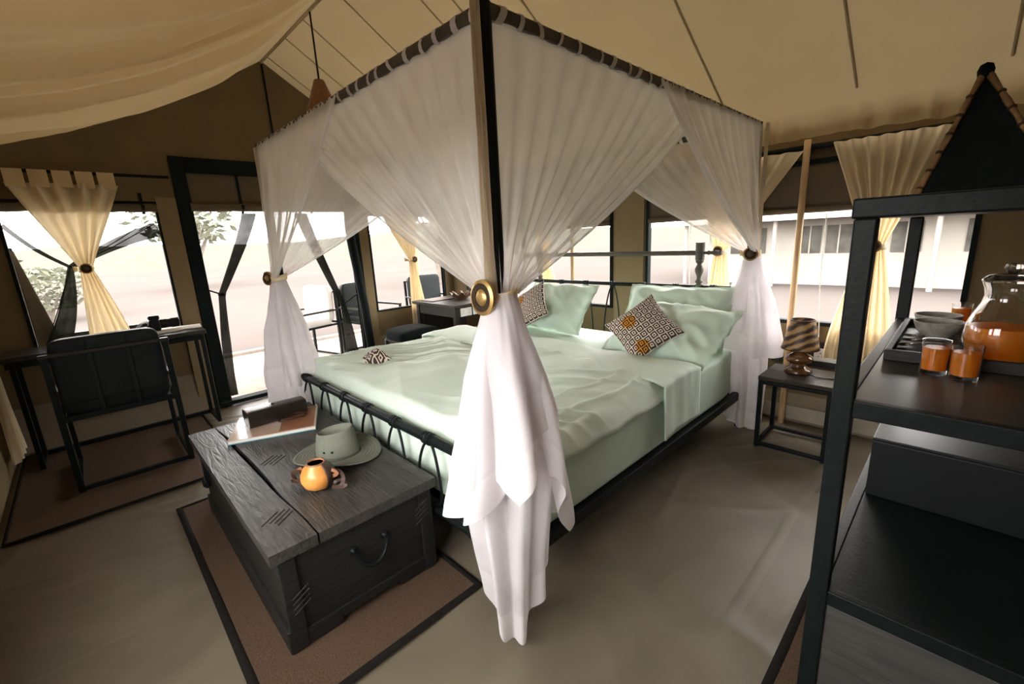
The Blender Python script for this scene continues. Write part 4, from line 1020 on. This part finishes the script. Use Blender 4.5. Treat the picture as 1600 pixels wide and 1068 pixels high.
# carved bowl on the side desk: shallow, scalloped rim
bw = thing('carved_bowl', 'scalloped brown carved wooden bowl on the side desk', 'bowl', (-2.92, 2.10, .72))
def fn(u, v):
    a = 2*PI*u; t = v
    if t < .5: r = lerp(.05, .125, (t/.5)**.7); z = .07*(t/.5)
    else: r = lerp(.118, .03, (t-.5)/.5); z = lerp(.07, .015, (t-.5)/.5)
    z += .016*math.sin(8*a)*(1 if .3 < t < .7 else .0); r *= 1+.06*math.sin(8*a)*(min(1, t*2))
    return (-2.92+r*math.cos(a), 2.10+r*math.sin(a), .7205+z)
MB().grid(fn, 64, 16, closeu=True).build('bowl', 'carved_wood', bw, smooth=50)
MB().lathe([(.055, .0), (.058, .006), (.05, .012), (0, .012)], (-2.92, 2.10, .7203), 24).build('foot', 'carved_wood', bw, smooth=50)
o = MB().box(-3.24, -3.02, 1.78, 2.08, .7204, .730).build('menu_folder', 'carved_wood', bevel=.003); tag(o, 'flat brown folder lying on the side desk', 'folder')

# bedside table (built at its right-hand place, then copied to the other side)
def bedside(cx, cy, label):
    t = thing('bedside_table', label, 'bedside table', (cx, cy, 0), 'bedside tables')
    a, b, c, d = cx-.19, cx+.19, cy-.17, cy+.17
    for k in range(2): MB().box(a, b, lerp(c, d, k/2)+.001, lerp(c, d, (k+1)/2)-.001, .435, .460).build('top_plank', 'dark_wood_x', t, bevel=.003)
    for x in (a+.015, b-.015):
        for y in (c+.015, d-.015): MB().bar((x, y, 0), (x, y, .434), .024).build('leg', 'iron', t, bevel=.003)
        MB().bar((x, c+.015, .02), (x, d-.015, .02), .022).build('floor_bar', 'iron', t, bevel=.003)
        MB().bar((x, c+.015, .42), (x, d-.015, .42), .022).build('top_bar', 'iron', t, bevel=.003)
    for y in (c+.015, d-.015):
        MB().bar((a+.015, y, .02), (b-.015, y, .02), .022).build('floor_bar', 'iron', t, bevel=.003)
        MB().bar((a+.015, y, .42), (b-.015, y, .42), .022).build('top_bar', 'iron', t, bevel=.003)
    return t
bt = bedside(.365, 2.10, 'dark bedside table at the right of the bed, below the striped lamp')
dup(bt, (-2.40, 2.13, 0), None, 'dark bedside table left of the bed, mostly hidden behind the gathered net')
def lamp(cx, cy, z, label):
    t = thing('table_lamp', label, 'lamp', (cx, cy, z), 'striped table lamps')
    MB().lathe([(.0, .0), (.072, .0), (.076, .006), (.072, .020), (.058, .032), (.040, .042), (.036, .052), (.040, .060), (.062, .070), (.074, .084), (.072, .098), (.052, .116), (.024, .128), (.016, .136), (.014, .15), (0, .15)], (cx, cy, z+.0004), 36).build('base', 'lamp_gloss', t, smooth=60)
    def fn(u, v):
        a = 2*PI*u; r = lerp(.098, .062, v); return (cx+r*math.cos(a), cy+r*math.sin(a), z+.152+.175*v)
    s = MB().grid(fn, 40, 8, closeu=True).build('shade', 'striped_shade', t, smooth=60, solid=.003)
    for r, zz in ((.099, .152), (.063, .327)):
        MB().tube([(cx+r*math.cos(2*PI*i/36), cy+r*math.sin(2*PI*i/36), z+zz) for i in range(36)], .003, 6, closed=True).build('shade_rim', 'horn_dark', s, smooth=60)
    MB().tube([(cx, cy, z+.148), (cx, cy, z+.20)], .012, 10).build('lamp_holder', 'iron', t, smooth=60)
    return t
ZL = .460
lp1 = lamp(.335, 2.135, ZL, 'striped horn lamp with glossy turned base on the right bedside table')
MB().tube([(.40, 2.09, ZL+.012), (.45, 2.06, ZL+.006), (.52, 2.08, ZL+.005), (.545, 2.2, ZL+.006)], .0035, 6).build('cable', 'black_plastic', lp1, smooth=60)
dup(lp1, (-2.40, 2.10, ZL), None, 'striped lamp left of the bed, peeking out behind the brass disc')
pn = thing('socket_rail', 'dark wall rail with white sockets behind the right bedside table', 'socket', (.40, YH-.02, .42))
MB().box(.10, .74, YH-.040, YH-.018, .42, .585).build('rail', 'dark_wood', pn, bevel=.004)
socket(pn, (.42, YH-.040, .505), (1, 0, 0), (0, -1, 0)); socket(pn, (.60, YH-.040, .505), (1, 0, 0), (0, -1, 0))

# ================================================================== PENDANT
PX, PY = -2.46, .61
pd = thing('pendant_lamp', 'brown conical pendant lamp hanging from the tent ridge', 'lamp', (PX, PY, 2.1))
MB().tube([(PX, PY, 2.95), (PX, PY, 2.5)], .007, 6).build('cord', 'black_plastic', pd, smooth=60)
MB().lathe([(.0, .41), (.032, .41), (.036, .405), (.15, .10), (.19, .0), (.183, .0), (.145, .10), (.03, .398), (0, .398)], (PX, PY, 2.11), 36).build('shade', 'pendant_wood', pd, smooth=40)
MB().lathe([(0, 0), (.03, .01), (.038, .04), (.025, .075), (.016, .09), (0, .09)], (PX, PY, 2.20), 20).build('bulb', 'white_plastic', pd, smooth=60)

# ================================================================== RACK
rk = thing('tall_rack', 'tall dark iron and wood rack at the right edge holding drinks', 'rack', (1.11, .87, 0))
rx0, rx1, ry0, ry1 = .800, 1.42, .268, 1.475
pw = .040
for x in (rx0, rx1-pw):
    for y in (ry0, ry1-pw): MB().box(x, x+pw, y, y+pw, .0125, 1.345).build('post', 'iron', rk, bevel=.004)
MB().box(rx0-.004, rx1+.004, ry0-.004, ry1+.004, 1.345, 1.385).build('top_board', 'iron', rk, bevel=.004)
for z, nm in ((.95, 'rack_shelf'), (.45, 'iron')):
    MB().box(rx0+.03, rx1-.03, ry0+.022, ry1-.022, z-.022, z).build('shelf_board', nm, rk, bevel=.0015)
    for y in (ry0+.005, ry1-.027): MB().box(rx0+pw*.5, rx1-pw*.5, y, y+.022, z-.036, z+.004).build('shelf_rail', 'iron', rk, bevel=.003)
    for x in (rx0+.005, rx1-.033): MB().box(x, x+.028, ry0+pw*.5, ry1-pw*.5, z-.036, z+.004).build('shelf_rail', 'iron', rk, bevel=.003)
for k in range(3): MB().box(rx0+pw, rx1-pw, ry0+.008, ry0+.026, .03+k*.128, .157+k*.128).build('end_plank', 'grey_panel', rk, bevel=.002)
# black box on the low shelf
bx = thing('black_box', 'plain black box on the lower shelf of the rack', 'box', (1.08, 1.05, .4505))
MB().box(.835, 1.375, .845, 1.25, .4505, .645).build('body', 'black_plastic', bx, bevel=.004)
MB().box(.835, 1.375, .842, 1.253, .6455, .656).build('lid', 'black_plastic', bx, bevel=.003)
MB().box(.90, .99, 1.06, 1.16, .6562, .6572).build('label_plate', 'grey_panel', bx)
# dark cloth pyramid lamp with twig edges on top
py = thing('pyramid_lamp', 'black cloth pyramid with twig edges standing on top of the rack', 'ornament', (.97, .70, 1.385))
bz = 1.3856; BC = [(.868, .590), (1.095, .590), (1.095, .815), (.868, .815)]; AP = Vector((.950, .685, 1.668))
for i in range(4):
    a, b = Vector((*BC[i], bz+.004)), Vector((*BC[(i+1) % 4], bz+.004))
    def fn(u, v):
        q = a.lerp(b, u).lerp(AP, v); n_ = (b-a).cross(AP-a).normalized(); return q - n_*(.010*math.sin(PI*u)*math.sin(PI*v)+.002)
    MB().grid(fn, 10, 12).build('cloth_panel', 'black_fabric', py, smooth=60, solid=.002)
    pth = [a.lerp(AP, t/14) for t in range(15)]
    MB().tube(pth, [.0062+.0014*math.sin(t*2.1) for t in range(15)], 7).build('twig_edge', 'twig', py, smooth=60)
    MB().tube([a, b], .005, 7).build('base_twig', 'twig', py, smooth=60)
    for t in range(1, 13, 2):
        p = a.lerp(AP, t/14); MB().lathe([(.0075, -.003), (.0085, 0), (.0075, .003)], p, 8, axis=AP-a).build('stitch', 'horn_dark', py, smooth=60)
MB().lathe([(.0, -.022), (.013, -.018), (.015, -.004), (.011, .008), (0, .013)], AP, 14).build('knob', 'black_fabric', py, smooth=60)
# tray, bowls, jug, glasses
ZS = .9545; 
tr = thing('serving_tray', 'dark wooden serving tray on the middle shelf of the rack', 'tray', (1.04, .99, .9505))
tx0, tx1, ty0, ty1 = .842, 1.24, .70, 1.275
MB().box(tx0+.004, tx1-.004, ty0+.004, ty1-.004, .9505, .960).build('base', 'dark_wood', tr)
for (a, b, c, d) in ((tx0, tx1, ty0, ty0+.016), (tx0, tx1, ty1-.016, ty1), (tx0, tx0+.016, ty0+.016, ty1-.016), (tx1-.016, tx1, ty0+.016, ty1-.016)):
    MB().box(a, b, c, d, .9505, .982).build('rim', 'dark_wood', tr, bevel=.003)
ZT_ = .9604
def bowl(x, y, label):
    o = MB().lathe([(0, 0), (.026, 0), (.028, .004), (.05, .022), (.060, .046), (.062, .056), (.058, .056), (.055, .044), (.044, .022), (.024, .010), (0, .009)], (x, y, ZT_), 32).build('soup_bowl', 'ceramic', smooth=50); tag(o, label, 'bowl', 'speckled grey bowls')
bowl(.938, 1.045, 'speckled grey bowl on the tray, in front of the other bowl')
bowl(.930, 1.185, 'speckled grey bowl on the tray, behind the nearer bowl')
def spoon(x, y, a, label):
    t = thing('steel_spoon', label, 'spoon', (x, y, ZT_), 'spoons on the tray'); d = Vector((math.cos(a), math.sin(a), 0)); n_ = Vector((-d.y, d.x, 0)); c = Vector((x, y, ZT_))
    def fn(u, v):
        an = 2*PI*u; r = v; return c + d*(.020*r*math.cos(an)) + n_*(.014*r*math.sin(an)) + Vector((0, 0, .003+.005*r*r))
    MB().grid(fn, 20, 5, closeu=True).build('spoon_bowl', 'steel', t, smooth=60, solid=.0012)
    ribbon([c+d*.019+Vector((0, 0, .008)), c+d*.05+Vector((0, 0, .011)), c+d*.10+Vector((0, 0, .007)), c+d*.14+Vector((0, 0, .004))], .008, th=.002).build('handle', 'steel', t, smooth=60)
spoon(.873, 1.02, .15, 'steel spoon at the left of the tray, farther one')
spoon(.876, .945, .25, 'steel spoon at the left of the tray, middle one')
spoon(.870, .865, .6, 'steel spoon at the left of the tray, nearest the front rim')
def tumbler(x, y, z, label, fill=.058, r=.0275, h=.088):
    t = thing('juice_glass', label, 'glass', (x, y, z), 'glasses of orange juice'); n = 32
    MB().lathe([(0, 0), (r*.90, 0), (r*.93, .002), (r, h*.5), (r*1.03, h), (r*.97, h), (r*.93, h*.5), (r*.86, .013), (0, .012)], (x, y, z+.0003), n).build('tumbler', 'glass', t, smooth=50)
    MB().lathe([(0, .0125), (r*.855, .0135), (r*.925, h*.5), (r*.94, fill+.012), (0, fill+.012)], (x, y, z+.0003), n).build('juice', 'juice', t, smooth=50)
tumbler(.950, .617, .9505, 'glass of orange juice at the front left of the rack shelf')
tumbler(1.005, .594, .9505, 'glass of orange juice nearest the camera, right of its twin')
tumbler(.985, 1.335, .9505, 'glass of orange juice at the back behind the grey bowls')
jx, jy, jz = 1.062, .785, ZT_
jg = thing('glass_jug', 'glass jug half full of orange juice with a lid on the tray', 'jug', (jx, jy, jz))
MB().lathe([(0, 0), (.054, 0), (.060, .004), (.069, .04), (.072, .07), (.069, .100), (.058, .130), (.047, .156), (.043, .176), (.046, .196), (.052, .212), (.049, .212), (.043, .196), (.040, .176), (.044, .156), (.055, .130), (.066, .100), (.069, .07), (.066, .04), (.055, .008), (0, .007)], (jx, jy, jz), 44).build('body', 'glass', jg, smooth=60)
MB().lathe([(0, .0075), (.0548, .0085), (.0658, .04), (.0688, .07), (.0655, .096), (0, .096)], (jx, jy, jz), 44).build('juice', 'juice', jg, smooth=50)
lid_ = MB().lathe([(0, .2125), (.053, .2125), (.054, .217), (.042, .228), (.018, .234), (0, .235)], (jx, jy, jz), 36).build('lid', 'glass', jg, smooth=60)
MB().lathe([(0, .2352), (.010, .2352), (.012, .239), (.018, .246), (.015, .256), (0, .259)], (jx, jy, jz), 24).build('knob', 'glass', lid_, smooth=60)
hdp = []
for i in range(15):
    t = PI*i/14; hdp.append((jx+.045+.052*math.sin(t)+.012*(i/14), jy-.018-.035*math.sin(t), jz+.198-.115*i/14))
MB().tube(hdp, .0075, 10).build('handle', 'glass', jg, smooth=60)
